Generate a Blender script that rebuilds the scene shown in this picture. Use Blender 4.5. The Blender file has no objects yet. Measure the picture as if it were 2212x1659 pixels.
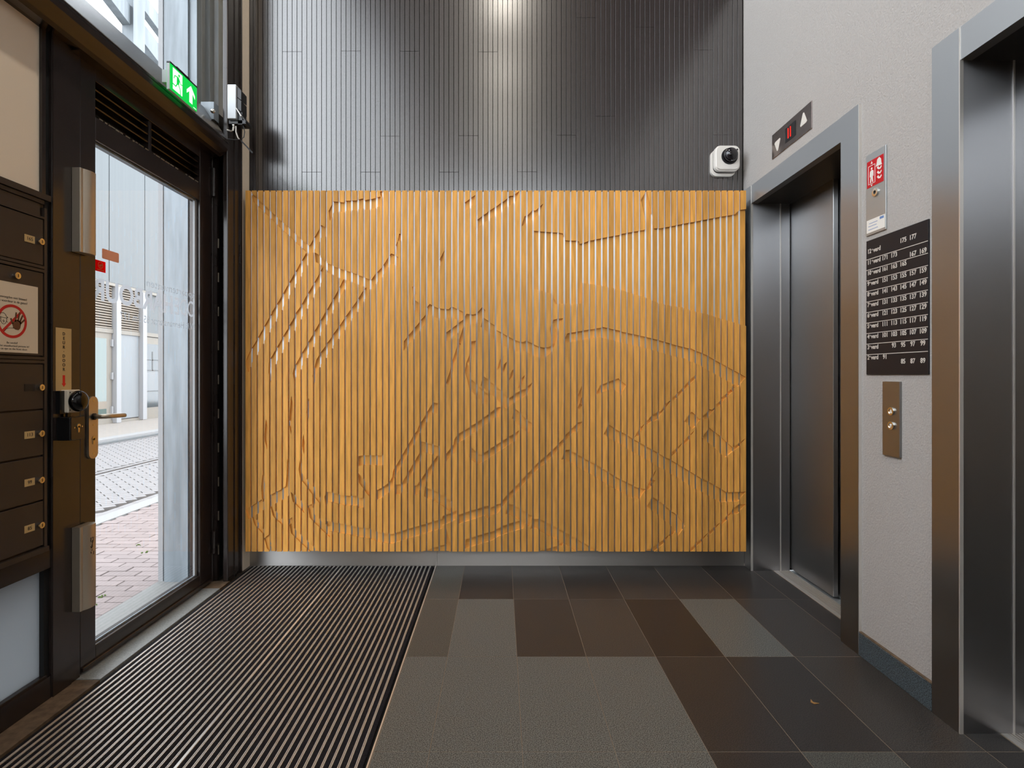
import bpy, bmesh, math, random
from mathutils import Vector, Matrix
from mathutils.geometry import delaunay_2d_cdt
random.seed(7)
C = bpy.context.scene.collection
SC = bpy.context.scene
PI = math.pi
# ------------------------------------------------------------------ camera
F, CX, CY, H = 1173.0, 1082.0, 811.0, 1.217      # focal length in px (2212 wide), vanishing point, eye height
cd = bpy.data.cameras.new('camera'); cam = bpy.data.objects.new('camera', cd); C.objects.link(cam)
cam.location = (0, 0, H); cam.rotation_euler = (PI/2, 0, 0)
cd.sensor_fit = 'HORIZONTAL'; cd.sensor_width = 36.0; cd.lens = 36.0*F/2212
cd.shift_x = (1106-CX)/2212; cd.shift_y = -(829.5-CY)/2212
cd.clip_start = 0.02; cd.clip_end = 200
SC.camera = cam
# ------------------------------------------------------------------ sky, lights, exposure
vs = SC.view_settings; vs.view_transform = 'Standard'; vs.look = 'None'; vs.gamma = 1; vs.use_curve_mapping = False
vs.exposure = -0.7
w = bpy.data.worlds.new('World'); SC.world = w; w.use_nodes = True
bg = w.node_tree.nodes['Background']; bg.inputs[0].default_value = (0.88, 0.94, 1.0, 1); bg.inputs[1].default_value = 9.0
def area(name, loc, size, power, col, rot=(0,0,0), sy=None, shape='DISK', spread=None, portal=False):
    l = bpy.data.lights.new(name, 'AREA'); l.shape = shape; l.size = size
    if sy: l.size_y = sy
    l.energy = power; l.color = col
    if spread: l.spread = spread
    if portal: l.cycles.is_portal = True
    o = bpy.data.objects.new(name, l); C.objects.link(o); o.location = loc; o.rotation_euler = rot
    return o
WARM = (1.0, 0.92, 0.80)
LAMPS = [(0.04, 2.35, 60), (0.04, 0.4, 24), (0.04, -1.2, 18), (0.04, -2.8, 18), (0.04, -4.4, 18)]
CEIL = 5.9
for i, (lx, ly, p) in enumerate(LAMPS):
    area('ceiling_lamp_light', (lx, ly, CEIL-0.06), 0.16, p, WARM)

# ------------------------------------------------------------------ helpers
def lin(c):
    return tuple(((v/255)/12.92 if v/255 <= .04045 else ((v/255+.055)/1.055)**2.4) for v in c)+(1,)
def nn(nt, t, **kw):
    n = nt.nodes.new(t)
    for k, v in kw.items(): setattr(n, k, v)
    return n
def mat(name, col, rough=.5, metal=0., spec=.5, coat=0., emit=None, es=1., aniso=0., tan=None, coat_rough=.1, ior=1.5):
    m = bpy.data.materials.new(name); m.use_nodes = True
    b = m.node_tree.nodes['Principled BSDF']
    b.inputs['Base Color'].default_value = lin(col); b.inputs['Roughness'].default_value = rough
    b.inputs['Metallic'].default_value = metal; b.inputs['Specular IOR Level'].default_value = spec
    b.inputs['Coat Weight'].default_value = coat; b.inputs['Coat Roughness'].default_value = coat_rough
    b.inputs['IOR'].default_value = ior
    if emit: b.inputs['Emission Color'].default_value = lin(emit); b.inputs['Emission Strength'].default_value = es
    if tan:
        b.inputs['Anisotropic'].default_value = aniso
        if tan == 'h':      # horizontal direction lying in the surface
            v = nn(m.node_tree, 'ShaderNodeVectorMath', operation='CROSS_PRODUCT'); g = nn(m.node_tree, 'ShaderNodeNewGeometry')
            m.node_tree.links.new(g.outputs['Normal'], v.inputs[0]); v.inputs[1].default_value = (0.01, 0.02, 1)
        else:
            v = nn(m.node_tree, 'ShaderNodeCombineXYZ')
            for i in range(3): v.inputs[i].default_value = tan[i]
        m.node_tree.links.new(v.outputs[0], b.inputs['Tangent'])
    return m
def noisy(m, scale=(1,1,1), nscale=20, amt=.25, detail=4, bump=0., bdist=.01, rand=0., lohi=(.35,.65), ramp=None, rvar=0.):
    """colour variation from object-space noise, optional bump and per-object tone"""
    nt = m.node_tree; b = nt.nodes['Principled BSDF']; base = tuple(b.inputs['Base Color'].default_value)
    g = nn(nt, 'ShaderNodeNewGeometry'); mp = nn(nt, 'ShaderNodeMapping'); mp.inputs['Scale'].default_value = scale
    nt.links.new(g.outputs['Position'], mp.inputs['Vector'])
    oi = nn(nt, 'ShaderNodeObjectInfo')
    if rand:
        ad = nn(nt, 'ShaderNodeVectorMath', operation='ADD'); ml = nn(nt, 'ShaderNodeMath', operation='MULTIPLY'); ml.inputs[1].default_value = 37
        nt.links.new(oi.outputs['Random'], ml.inputs[0]); nt.links.new(mp.outputs[0], ad.inputs[0]); nt.links.new(ml.outputs[0], ad.inputs[1]); src = ad.outputs[0]
    else: src = mp.outputs[0]
    n = nn(nt, 'ShaderNodeTexNoise'); n.inputs['Scale'].default_value = nscale; n.inputs['Detail'].default_value = detail
    nt.links.new(src, n.inputs['Vector'])
    r = nn(nt, 'ShaderNodeMapRange'); r.inputs[1].default_value = lohi[0]; r.inputs[2].default_value = lohi[1]
    r.inputs[3].default_value = 1-amt; r.inputs[4].default_value = 1+amt
    nt.links.new(n.outputs[0], r.inputs[0]); fac = r.outputs[0]
    if rand:
        r2 = nn(nt, 'ShaderNodeMapRange'); r2.inputs[3].default_value = 1-rand; r2.inputs[4].default_value = 1+rand
        nt.links.new(oi.outputs['Random'], r2.inputs[0]); mm = nn(nt, 'ShaderNodeMath', operation='MULTIPLY')
        nt.links.new(fac, mm.inputs[0]); nt.links.new(r2.outputs[0], mm.inputs[1]); fac = mm.outputs[0]
    sc = nn(nt, 'ShaderNodeVectorMath', operation='SCALE'); sc.inputs[0].default_value = base[:3]
    nt.links.new(fac, sc.inputs['Scale']); nt.links.new(sc.outputs[0], b.inputs['Base Color'])
    if bump:
        bp = nn(nt, 'ShaderNodeBump'); bp.inputs['Strength'].default_value = bump; bp.inputs['Distance'].default_value = bdist
        nt.links.new(n.outputs[0], bp.inputs['Height']); nt.links.new(bp.outputs[0], b.inputs['Normal'])
    if rvar:
        r3 = nn(nt, 'ShaderNodeMapRange'); rr = b.inputs['Roughness'].default_value
        r3.inputs[1].default_value = lohi[0]; r3.inputs[2].default_value = lohi[1]; r3.inputs[3].default_value = rr-rvar; r3.inputs[4].default_value = rr+rvar
        nt.links.new(n.outputs[0], r3.inputs[0]); nt.links.new(r3.outputs[0], b.inputs['Roughness'])
    return m
def glass(name, tint=(1,1,1), refl=1.0, rough=0.0):
    m = bpy.data.materials.new(name); m.use_nodes = True; nt = m.node_tree; nt.nodes.clear()
    o = nn(nt, 'ShaderNodeOutputMaterial'); t = nn(nt, 'ShaderNodeBsdfTransparent'); t.inputs[0].default_value = (*tint, 1)
    g = nn(nt, 'ShaderNodeBsdfGlossy'); g.inputs['Roughness'].default_value = rough
    fr = nn(nt, 'ShaderNodeFresnel'); fr.inputs[0].default_value = 1.45
    mx = nn(nt, 'ShaderNodeMixShader'); ge = nn(nt, 'ShaderNodeNewGeometry')
    inv = nn(nt, 'ShaderNodeMath', operation='SUBTRACT'); inv.inputs[0].default_value = 1; nt.links.new(ge.outputs['Backfacing'], inv.inputs[1])
    ml = nn(nt, 'ShaderNodeMath', operation='MULTIPLY'); nt.links.new(fr.outputs[0], ml.inputs[0]); nt.links.new(inv.outputs[0], ml.inputs[1])
    nt.links.new(ml.outputs[0], mx.inputs[0])
    nt.links.new(t.outputs[0], mx.inputs[1]); nt.links.new(g.outputs[0], mx.inputs[2]); nt.links.new(mx.outputs[0], o.inputs[0])
    return m
M = {}
M['oak'] = noisy(mat('oak', (226,163,78), .52, spec=.3), (1,1,.09), 60, .14, 5, rand=.16, bump=.05, bdist=.002)
M['steel_back'] = mat('steel_backing', (205,208,214), .42, 1., aniso=.85, tan=(1,0,0))
M['steel_v'] = mat('steel_brushed_vertical', (158,158,158), .33, 1., aniso=.88, tan='h')
M['steel_vx'] = mat('steel_brushed_reveal', (170,170,172), .33, 1., aniso=.9, tan='h')
M['steel_h'] = mat('steel_brushed_horizontal', (200,197,194), .40, 1., aniso=.85, tan=(0,0,1))
M['steel'] = mat('steel_satin', (176,180,181), .36, .6)
M['steel_dark'] = mat('steel_plate_mirror', (135,122,117), .12, 1.)
M['chrome'] = mat('chrome', (225,222,215), .12, 1.)
M['brass'] = mat('brass', (206,188,146), .3, .9)
M['alu'] = mat('aluminium_strip', (214,210,206), .5, .9)
M['champagne'] = mat('champagne_aluminium', (192,180,162), .36, .8)
M['lip'] = mat('polished_edge', (226,222,216), .35, .7)
M['cladding'] = noisy(mat('dark_cladding', (40,32,31), .23, spec=1.0, ior=1.78), (1,1,.1), 25, .12, 3, rand=.10)
M['clad_back'] = mat('cladding_groove', (10,9,9), .9, spec=.05)
M['frame'] = noisy(mat('frame_paint', (42,35,33), .22, spec=.6), (1,1,1), 6, .08)
M['black'] = mat('black_plastic', (14,14,16), .35)
M['black_gloss'] = mat('black_gloss_knob', (6,6,8), .06)
M['rubber'] = mat('rubber_gap', (8,8,9), .7)
M['mailbox'] = noisy(mat('mailbox_paint', (58,49,43), .45, spec=.35), (1,1,1), 8, .06)
M['plaster'] = noisy(mat('plaster_white', (178,174,171), .85, spec=.2), (1,1,1), 130, .03, 2, bump=.8, bdist=.003)
M['cream'] = noisy(mat('plaster_cream', (240,224,202), .8, spec=.2), (1,1,1), 60, .02, 3, bump=.15, bdist=.003)
M['cream_panel'] = mat('cream_panel', (240,224,202), .5)
M['white_ceiling'] = mat('ceiling_paint', (120,112,104), .9)
M['dark_room'] = mat('dark_unseen_wall', (52,44,41), .7)
M['carpet'] = noisy(mat('mat_carpet', (33,31,34), .95, spec=.1), (1,1,1), 260, .35, 2, bump=.6, bdist=.003)
M['grout'] = mat('grout', (124,110,95), .85)
M['mat_base'] = mat('mat_base', (12,12,13), .9)
M['sticker'] = mat('gold_sticker', (198,168,116), .5)
M['ink'] = mat('ink_black', (22,20,20), .6)
M['red'] = mat('sign_red', (196,14,28), .45)
M['red_arrow'] = mat('arrow_red', (214,20,20), .5)
M['white'] = mat('white_print', (236,234,228), .5)
M['paper'] = mat('paper', (222,205,180), .6)
M['brown_hand'] = mat('hand_brown', (98,58,34), .6)
M['board'] = mat('directory_board', (27,27,32), .5, spec=.35)
M['letter'] = mat('lettering_grey_white', (214,208,200), .55)
M['white_plastic'] = mat('white_plastic', (232,228,222), .35)
M['grey_plastic'] = mat('grey_plastic', (196,200,203), .45)
M['beige_plastic'] = mat('beige_plastic', (222,210,190), .4)
M['dome'] = mat('smoked_dome', (28,26,30), .05, spec=.8)
M['led'] = mat('led_red', (255,20,8), .5, emit=(255,22,6), es=4.0)
M['green'] = mat('exit_green', (0,150,50), .3, emit=(0,176,62), es=2.2)
M['exit_white'] = mat('exit_white', (245,250,245), .3, emit=(235,250,240), es=1.7)
M['arrow_lens'] = mat('arrow_lens', (225,220,212), .4)
M['galv'] = noisy(mat('galvanised_steel', (120,128,134), .42, .15), (1,1,.12), 22, .18, 5)
M['street_white'] = mat('street_white_paint', (141,142,144), .6)
M['facade'] = noisy(mat('facade_panel', (88,93,95), .55), (1,8,.05), 3, .05)
M['facade_low'] = mat('facade_flat_panel', (123,127,130), .6)
M['facade_frame'] = mat('facade_frame_beige', (121,116,108), .6)
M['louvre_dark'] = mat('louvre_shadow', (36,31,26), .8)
M['louvre'] = mat('louvre_slat', (123,114,103), .6)
M['street_glass'] = mat('street_glass', (76,93,90), .08, spec=.9)
M['street_glass_dark'] = mat('street_glass_dark', (57,67,72), .08, spec=.9)
M['concrete'] = noisy(mat('concrete_slab', (123,123,121), .8), (1,1,1), 60, .06, 4)
M['kerb'] = mat('kerb_stone', (133,133,133), .8)
M['gutter'] = mat('gutter_grey', (90,94,96), .8)
M['drain'] = mat('drain_slot', (50,45,43), .7)
M['paver'] = noisy(mat('paving_brick', (123,112,110), .85), (1,1,1), 30, .05, 3, rand=.07)
M['paver_far'] = noisy(mat('paving_brick_road', (123,121,121), .85), (1,1,1), 9, .06, 3)
M['joint'] = mat('paving_joint', (67,64,52), .95)
M['weed'] = mat('weed_green', (72,96,36), .8)
def translucent(name, col, k=.55, gl=0):
    m = bpy.data.materials.new(name); m.use_nodes = True; nt = m.node_tree; nt.nodes.clear()
    o = nn(nt, 'ShaderNodeOutputMaterial'); d = nn(nt, 'ShaderNodeBsdfDiffuse'); t = nn(nt, 'ShaderNodeBsdfTranslucent')
    d.inputs[0].default_value = lin(col); t.inputs[0].default_value = lin(col)
    mx = nn(nt, 'ShaderNodeMixShader'); mx.inputs[0].default_value = k
    nt.links.new(d.outputs[0], mx.inputs[1]); nt.links.new(t.outputs[0], mx.inputs[2]); nt.links.new(mx.outputs[0], o.inputs[0])
    if gl:
        g = nn(nt, 'ShaderNodeBsdfGlossy'); g.inputs['Roughness'].default_value = .25; m2 = nn(nt, 'ShaderNodeMixShader'); m2.inputs[0].default_value = gl
        nt.links.new(mx.outputs[0], m2.inputs[1]); nt.links.new(g.outputs[0], m2.inputs[2]); nt.links.new(m2.outputs[0], o.inputs[0])
    return m
M['decal'] = translucent('frosted_decal', (176,180,186)); M['decal_line'] = translucent('frosted_decal_line', (158,164,170))
M['salmon'] = translucent('salmon_sticker', (205,160,136)); M['red_film'] = translucent('red_film', (225,10,14))
M['glass'] = glass('clear_glass'); M['frost'] = translucent('frosted_glass', (168,171,173), .75, .05)
M['leaf'] = mat('dry_leaf', (150,112,66), .7)
M['wire'] = mat('cable_black', (18,17,18), .5)
M['wire_white'] = mat('cable_white', (225,220,212), .5)
M['lamp_on'] = mat('lamp_lens', (255,230,200), .5, emit=(255,226,190), es=6)
M['transmit'] = None
def granite(name, c):
    m = noisy(mat(name, c, .34, spec=.45), (1,1,1), 300, .85, 1, lohi=(.38,.62), rvar=.05, bump=.35, bdist=.0006)
    return m
TONES = {'a': granite('granite_light', (90,92,89)), 'b': granite('granite_mid', (72,72,68)), 'c': granite('granite_mid_dark', (55,52,50)),
         'd': granite('granite_dark', (44,41,40)), 'e': granite('granite_darkest', (35,31,31))}
M['skirting'] = granite('granite_blue', (74,84,90))
M['threshold'] = noisy(mat('threshold_stone', (128,130,128), .45), (1,1,1), 180, .2, 2)
M['rust'] = noisy(mat('threshold_dusty', (98,80,62), .8), (1,1,1), 30, .3, 4)

class B:
    """collects shapes and links them as ONE mesh object"""
    def __init__(s): s.bm = bmesh.new()
    def box(s, x0, x1, y0, y1, z0, z1, bev=0, seg=1):
        vs_ = [s.bm.verts.new(p) for p in ((x0,y0,z0),(x1,y0,z0),(x1,y1,z0),(x0,y1,z0),(x0,y0,z1),(x1,y0,z1),(x1,y1,z1),(x0,y1,z1))]
        fs = [s.bm.faces.new([vs_[i] for i in f]) for f in ((3,2,1,0),(4,5,6,7),(0,1,5,4),(1,2,6,5),(2,3,7,6),(3,0,4,7))]
        if bev:
            es = list({e for f in fs for e in f.edges})
            bmesh.ops.bevel(s.bm, geom=es, offset=bev, segments=seg, affect='EDGES', profile=.5)
        return s
    def prism(s, fr, pts, d0, d1):
        """fr(u,v,d)->xyz ; polygon pts in u,v extruded from d0 to d1"""
        a = [s.bm.verts.new(fr(u, v, d0)) for u, v in pts]; b = [s.bm.verts.new(fr(u, v, d1)) for u, v in pts]
        n = len(pts); fs = [s.bm.faces.new(a), s.bm.faces.new(b[::-1])]
        for i in range(n): fs.append(s.bm.faces.new((a[i], b[i], b[(i+1)%n], a[(i+1)%n])))
        bmesh.ops.recalc_face_normals(s.bm, faces=fs)
        return s
    def ring(s, fr, cu, cv, r0, r1, d0, d1, n=40):
        for i in range(n):
            t0, t1 = 2*PI*i/n, 2*PI*(i+1)/n
            s.prism(fr, [(cu+r0*math.cos(t0), cv+r0*math.sin(t0)), (cu+r1*math.cos(t0), cv+r1*math.sin(t0)),
                         (cu+r1*math.cos(t1), cv+r1*math.sin(t1)), (cu+r0*math.cos(t1), cv+r0*math.sin(t1))], d0, d1)
        return s
    def disc(s, fr, cu, cv, r, d0, d1, n=24, ry=None):
        ry = ry or r
        return s.prism(fr, [(cu+r*math.cos(2*PI*i/n), cv+ry*math.sin(2*PI*i/n)) for i in range(n)], d0, d1)
    def stroke(s, fr, pts, wd, d0, d1):
        for (a, b) in zip(pts, pts[1:]):
            dx, dy = b[0]-a[0], b[1]-a[1]; L = math.hypot(dx, dy) or 1; nx, ny = -dy/L*wd/2, dx/L*wd/2
            ex, ey = dx/L*wd*.3, dy/L*wd*.3
            s.prism(fr, [(a[0]+nx-ex, a[1]+ny-ey), (b[0]+nx+ex, b[1]+ny+ey), (b[0]-nx+ex, b[1]-ny+ey), (a[0]-nx-ex, a[1]-ny-ey)], d0, d1)
        return s
    def sphere(s, c, r, sx=1, sy=1, sz=1, seg=32, rings=16):
        bmesh.ops.create_uvsphere(s.bm, u_segments=seg, v_segments=rings, radius=r, matrix=Matrix.Translation(c) @ Matrix.Diagonal((sx,sy,sz,1)))
        return s
    def tube(s, pts, r, n=8):
        pts = [Vector(p) for p in pts]; prev = None
        for i, p in enumerate(pts):
            d = (pts[min(i+1, len(pts)-1)]-pts[max(i-1, 0)]).normalized()
            up = Vector((0,0,1)) if abs(d.z) < .9 else Vector((1,0,0))
            a = d.cross(up).normalized(); b = d.cross(a)
            ring = [s.bm.verts.new(p+a*r*math.cos(2*PI*k/n)+b*r*math.sin(2*PI*k/n)) for k in range(n)]
            if prev:
                for k in range(n): s.bm.faces.new((prev[k], prev[(k+1)%n], ring[(k+1)%n], ring[k]))
            else: s.bm.faces.new(ring[::-1])
            prev = ring
        s.bm.faces.new(prev); return s
    def rbox(s, fr, u0, u1, v0, v1, r, d0, d1, n=5):
        pts = []
        for (cu, cv, a0) in ((u1-r, v1-r, 0), (u0+r, v1-r, PI/2), (u0+r, v0+r, PI), (u1-r, v0+r, 1.5*PI)):
            for i in range(n+1):
                a = a0+PI/2*i/n; pts.append((cu+r*math.cos(a), cv+r*math.sin(a)))
        return s.prism(fr, pts, d0, d1)
    def text(s, fr, txt, u, v, size, d0, d1, align='CENTER', mirror=1, sx=1., bold=0):
        cu = bpy.data.curves.new('t', 'FONT'); cu.body = txt; cu.size = size; cu.align_x = align; cu.align_y = 'CENTER'
        cu.resolution_u = 3; cu.offset = bold
        o = bpy.data.objects.new('t', cu); C.objects.link(o)
        dg = bpy.context.evaluated_depsgraph_get(); me = bpy.data.meshes.new_from_object(o.evaluated_get(dg))
        off = len(s.bm.verts); s.bm.verts.ensure_lookup_table()
        vv = [s.bm.verts.new(fr(u+mirror*sx*p.co.x, v+p.co.y, d1)) for p in me.vertices]
        fs = []
        for p in me.polygons:
            try: fs.append(s.bm.faces.new([vv[i] for i in p.vertices]))
            except ValueError: pass
        if d0 != d1 and fs:
            r = bmesh.ops.extrude_face_region(s.bm, geom=fs)
            dv = Vector(fr(0,0,d0))-Vector(fr(0,0,d1))
            bmesh.ops.translate(s.bm, verts=[g for g in r['geom'] if isinstance(g, bmesh.types.BMVert)], vec=dv)
        bpy.data.objects.remove(o); bpy.data.meshes.remove(me); bpy.data.curves.remove(cu)
        return s
    def build(s, name, m, parent=None, smooth=False, **props):
        me = bpy.data.meshes.new(name); s.bm.normal_update(); s.bm.to_mesh(me); s.bm.free()
        if smooth:
            for p in me.polygons: p.use_smooth = True
        o = bpy.data.objects.new(name, me); C.objects.link(o)
        me.materials.append(M[m] if isinstance(m, str) else m)
        if parent: o.parent = parent; o.matrix_parent_inverse = parent.matrix_world.inverted() if False else Matrix.Translation(-parent.location)
        for k, v in props.items(): o[k] = v
        return o
def thing(name, label, cat, loc=(0,0,0), group=None, kind=None):
    o = bpy.data.objects.new(name, None); C.objects.link(o); o.location = loc; o.empty_display_size = .05
    if label: o['label'] = label
    if cat: o['category'] = cat
    if group: o['group'] = group
    if kind: o['kind'] = kind
    return o
def struct(name, label=None, loc=(0,0,0)): return thing(name, label, None, loc, kind='structure')
def bx(name, m, parent, *a, bev=0, **k): return B().box(*a, bev=bev).build(name, m, parent, **k)
# frames: u,v,d -> xyz ; d = distance off the surface into the room
def LW(X): return lambda u, v, d: (X+d, u, v)       # left wall, u = Y, v = Z
def RW(X): return lambda u, v, d: (X-d, u, v)       # right wall, u = Y
def BW(Y): return lambda u, v, d: (u, Y-d, v)       # back wall, u = X
def FL(Z): return lambda u, v, d: (u, v, Z+d)

XL, XR, YB, YBW = -1.70, 1.571, 3.51, 3.53
# ------------------------------------------------------------------ FLOOR
floor = struct('floor', 'dark granite tiled lobby floor with thin pale joints')
bx('subfloor', 'grout', floor, -0.413, 1.80, -6.0, 3.60, -.06, -.0006)
bx('subfloor', 'rust', floor, -1.80, -0.413, -6.0, 3.60, -.06, -.022)
cols = [-.413] + [-.2310+.3003*k for k in range(7)] + [1.86]
rows = [3.473, 2.955, 2.350, 1.756, 1.156, .556, -.044]
tone = ["bddddccd", "cbddebcd", "aaaaedde", "aaaadbcd", "aaabcbcd", "aaabcbcd"]
tone[0] = "bdcdccdd"; tone[1] = "badceacd"; tone[2] = "aaaaddcd"
for r in range(len(rows)-1):
    for c in range(len(cols)-1):
        x0, x1, y1, y0 = cols[c], cols[c+1], rows[r], rows[r+1]
        if c == 7:
            x1 = 1.695
            if r > 0 : x1 = 1.695
        B().box(x0+(.0012 if c else .004), x1-.0012, y0+.0012, y1-.0012, -.02, 0, bev=.0004).build('tile', TONES[tone[r][c]], floor)
B().box(-.413, 1.557, -6, -.046, -.02, 0).build('floor_slab', TONES['b'], floor)
B().box(-1.70, -1.603, -1.0, 2.17, -.02, 0).build('threshold_strip', 'rust', floor)
B().box(-1.76, -1.603, 2.172, 3.10, -.02, .002, bev=.001).build('threshold_strip', 'threshold', floor)
B().box(-1.76, -1.603, 3.102, 3.21, -.02, .001).build('threshold_strip', 'rust', floor)
# a dry leaf crumb on the tiles
tag = B(); fr = FL(.0005)
tag.prism(fr, [(1.152,2.02),(1.163,2.038),(1.162,2.02),(1.180,2.013),(1.160,2.009)], 0, .002)
o = tag.build('leaf_crumb', 'leaf'); o['label'] = 'tiny tan leaf crumb lying on a dark floor tile'; o['category'] = 'leaf'
# ------------------------------------------------------------------ ENTRANCE MAT
MY0, MY1 = -.6, 3.468
em = thing('entrance_mat', 'sunken entrance mat of dark carpet strips between aluminium rails', 'mat', (-1.0, 1.5, 0))
bx('tray', 'mat_base', em, -1.602, -.417, MY0, MY1, -.018, -.012)
bx('edge_frame', 'lip', em, -.418, -.413, MY0, MY1, -.02, .002)
n = 44; x0 = -1.596; x1 = -.424; pitch = (x1-x0)/n
rail_me = carpet_me = None
for k in range(n+1):
    xc = x0+pitch*k
    wide = (k == n//2)
    if k < n:
        if carpet_me is None:
            o = B().box(-pitch/2+.005, pitch/2-.005, MY0, MY1, -.012, -.001, bev=.002).build('carpet_strip', 'carpet', em); carpet_me = o.data
        else:
            o = bpy.data.objects.new('carpet_strip', carpet_me); C.objects.link(o); o.parent = em
            o.matrix_parent_inverse = Matrix.Translation(-em.location)
        o.location.x = xc+pitch/2; o.matrix_parent_inverse = Matrix.Translation(-em.location)
    if k in (0, n): continue
    if wide:
        B().box(xc-.0055, xc+.0055, MY0, MY1, -.012, .0015, bev=.001).build('joint_rail', 'lip', em, label='wider bright joint rail down the middle of the mat')
    else:
        if rail_me is None:
            b = B(); b.box(-.0046, -.0007, MY0, MY1, -.012, .0008, bev=.0008); b.box(.0007, .0046, MY0, MY1, -.012, .0008, bev=.0008)
            b.box(-.004, .004, MY0, MY1, -.012, -.003)
            o = b.build('rail', 'alu', em); rail_me = o.data
        else:
            o = bpy.data.objects.new('rail', rail_me); C.objects.link(o); o.parent = em
        o.matrix_parent_inverse = Matrix.Translation(-em.location); o.location.x = xc
# ------------------------------------------------------------------ CEILING and far walls (behind the camera)
ce = struct('ceiling'); bx('slab', 'white_ceiling', ce, -1.9, 1.9, -6.1, 3.6, CEIL, CEIL+.1)
wf = struct('wall_front')
bx('wall_face', 'cream', wf, -1.9, 1.9, -6.1, -6.0, 0, 3.2); bx('wall_face', 'dark_room', wf, -1.9, 1.9, -6.1, -6.0, 5.5, CEIL)
w3 = struct('window_3')
bx('glass_pane', 'glass', w3, -1.70, 1.571, -6.053, -6.047, 3.2, 5.5)
for x in (-1.70, -.6, .5, 1.54): bx('glazing_bar', 'frame', w3, x, x+.05, -6.09, -6.01, 3.2, 5.5)
# ------------------------------------------------------------------ BACK WALL: dark cladding boards
wb = struct('wall_back', 'wall of dark brown vertical boards above the wood panel')
bx('backing', 'clad_back', wb, -1.62, 1.60, 3.522, 3.60, 0, CEIL)
PB = 10.575*YB/F
joints = {1:111.6, 4:110, 7:110.6, 11:112, 6:294, 10:293, 2:371.6, 5:371.6, 9:371.6, 16:38, 19:58.3, 21:35, 22:107.7, 17:251, 15:292, 13:371, 23:291}
gx0 = (557.1-CX)*YB/F
for k in range(-1, 99):
    a = gx0+PB*k+.0015; b_ = gx0+PB*(k+1)-.0015
    if k == -1: a = -1.600
    b_ = min(b_, XR-.003)
    if b_-a < .004: continue
    g = (k-1)//4; zs = [2.2, CEIL-.002]
    if g in joints and k >= 1: zs.insert(1, H+(CY-joints[g])*YB/F)
    for z0_, z1_ in zip(zs, zs[1:]):
        B().box(a, b_, YB, 3.522, z0_+(.0007 if z0_ > 2.3 else 0), z1_-.0007, bev=.0004).build('board', 'cladding', wb)
# cream return on the left end and dark post
wl = struct('wall_left', 'left wall with cream return beside the dark cladding')
bx('return', 'cream', wl, -1.66, -1.606, 3.361, 3.60, 0, CEIL); bx('return', 'cream', wl, -1.90, -1.66, 3.472, 3.60, 0, CEIL)
bx('end_strip', 'frame', wl, -1.606, -1.601, 3.465, 3.522, 2.2, CEIL)
# ------------------------------------------------------------------ kick plates
kb = struct('baseboard_back', 'brushed steel kick plate below the slatted wood panel')
bx('kick_plate', 'steel_h', kb, -1.606, -.4085, 3.473, 3.522, 0, .20)
bx('kick_plate', 'steel_h', kb, -.4070, 1.556, 3.473, 3.522, 0, .20)
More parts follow.
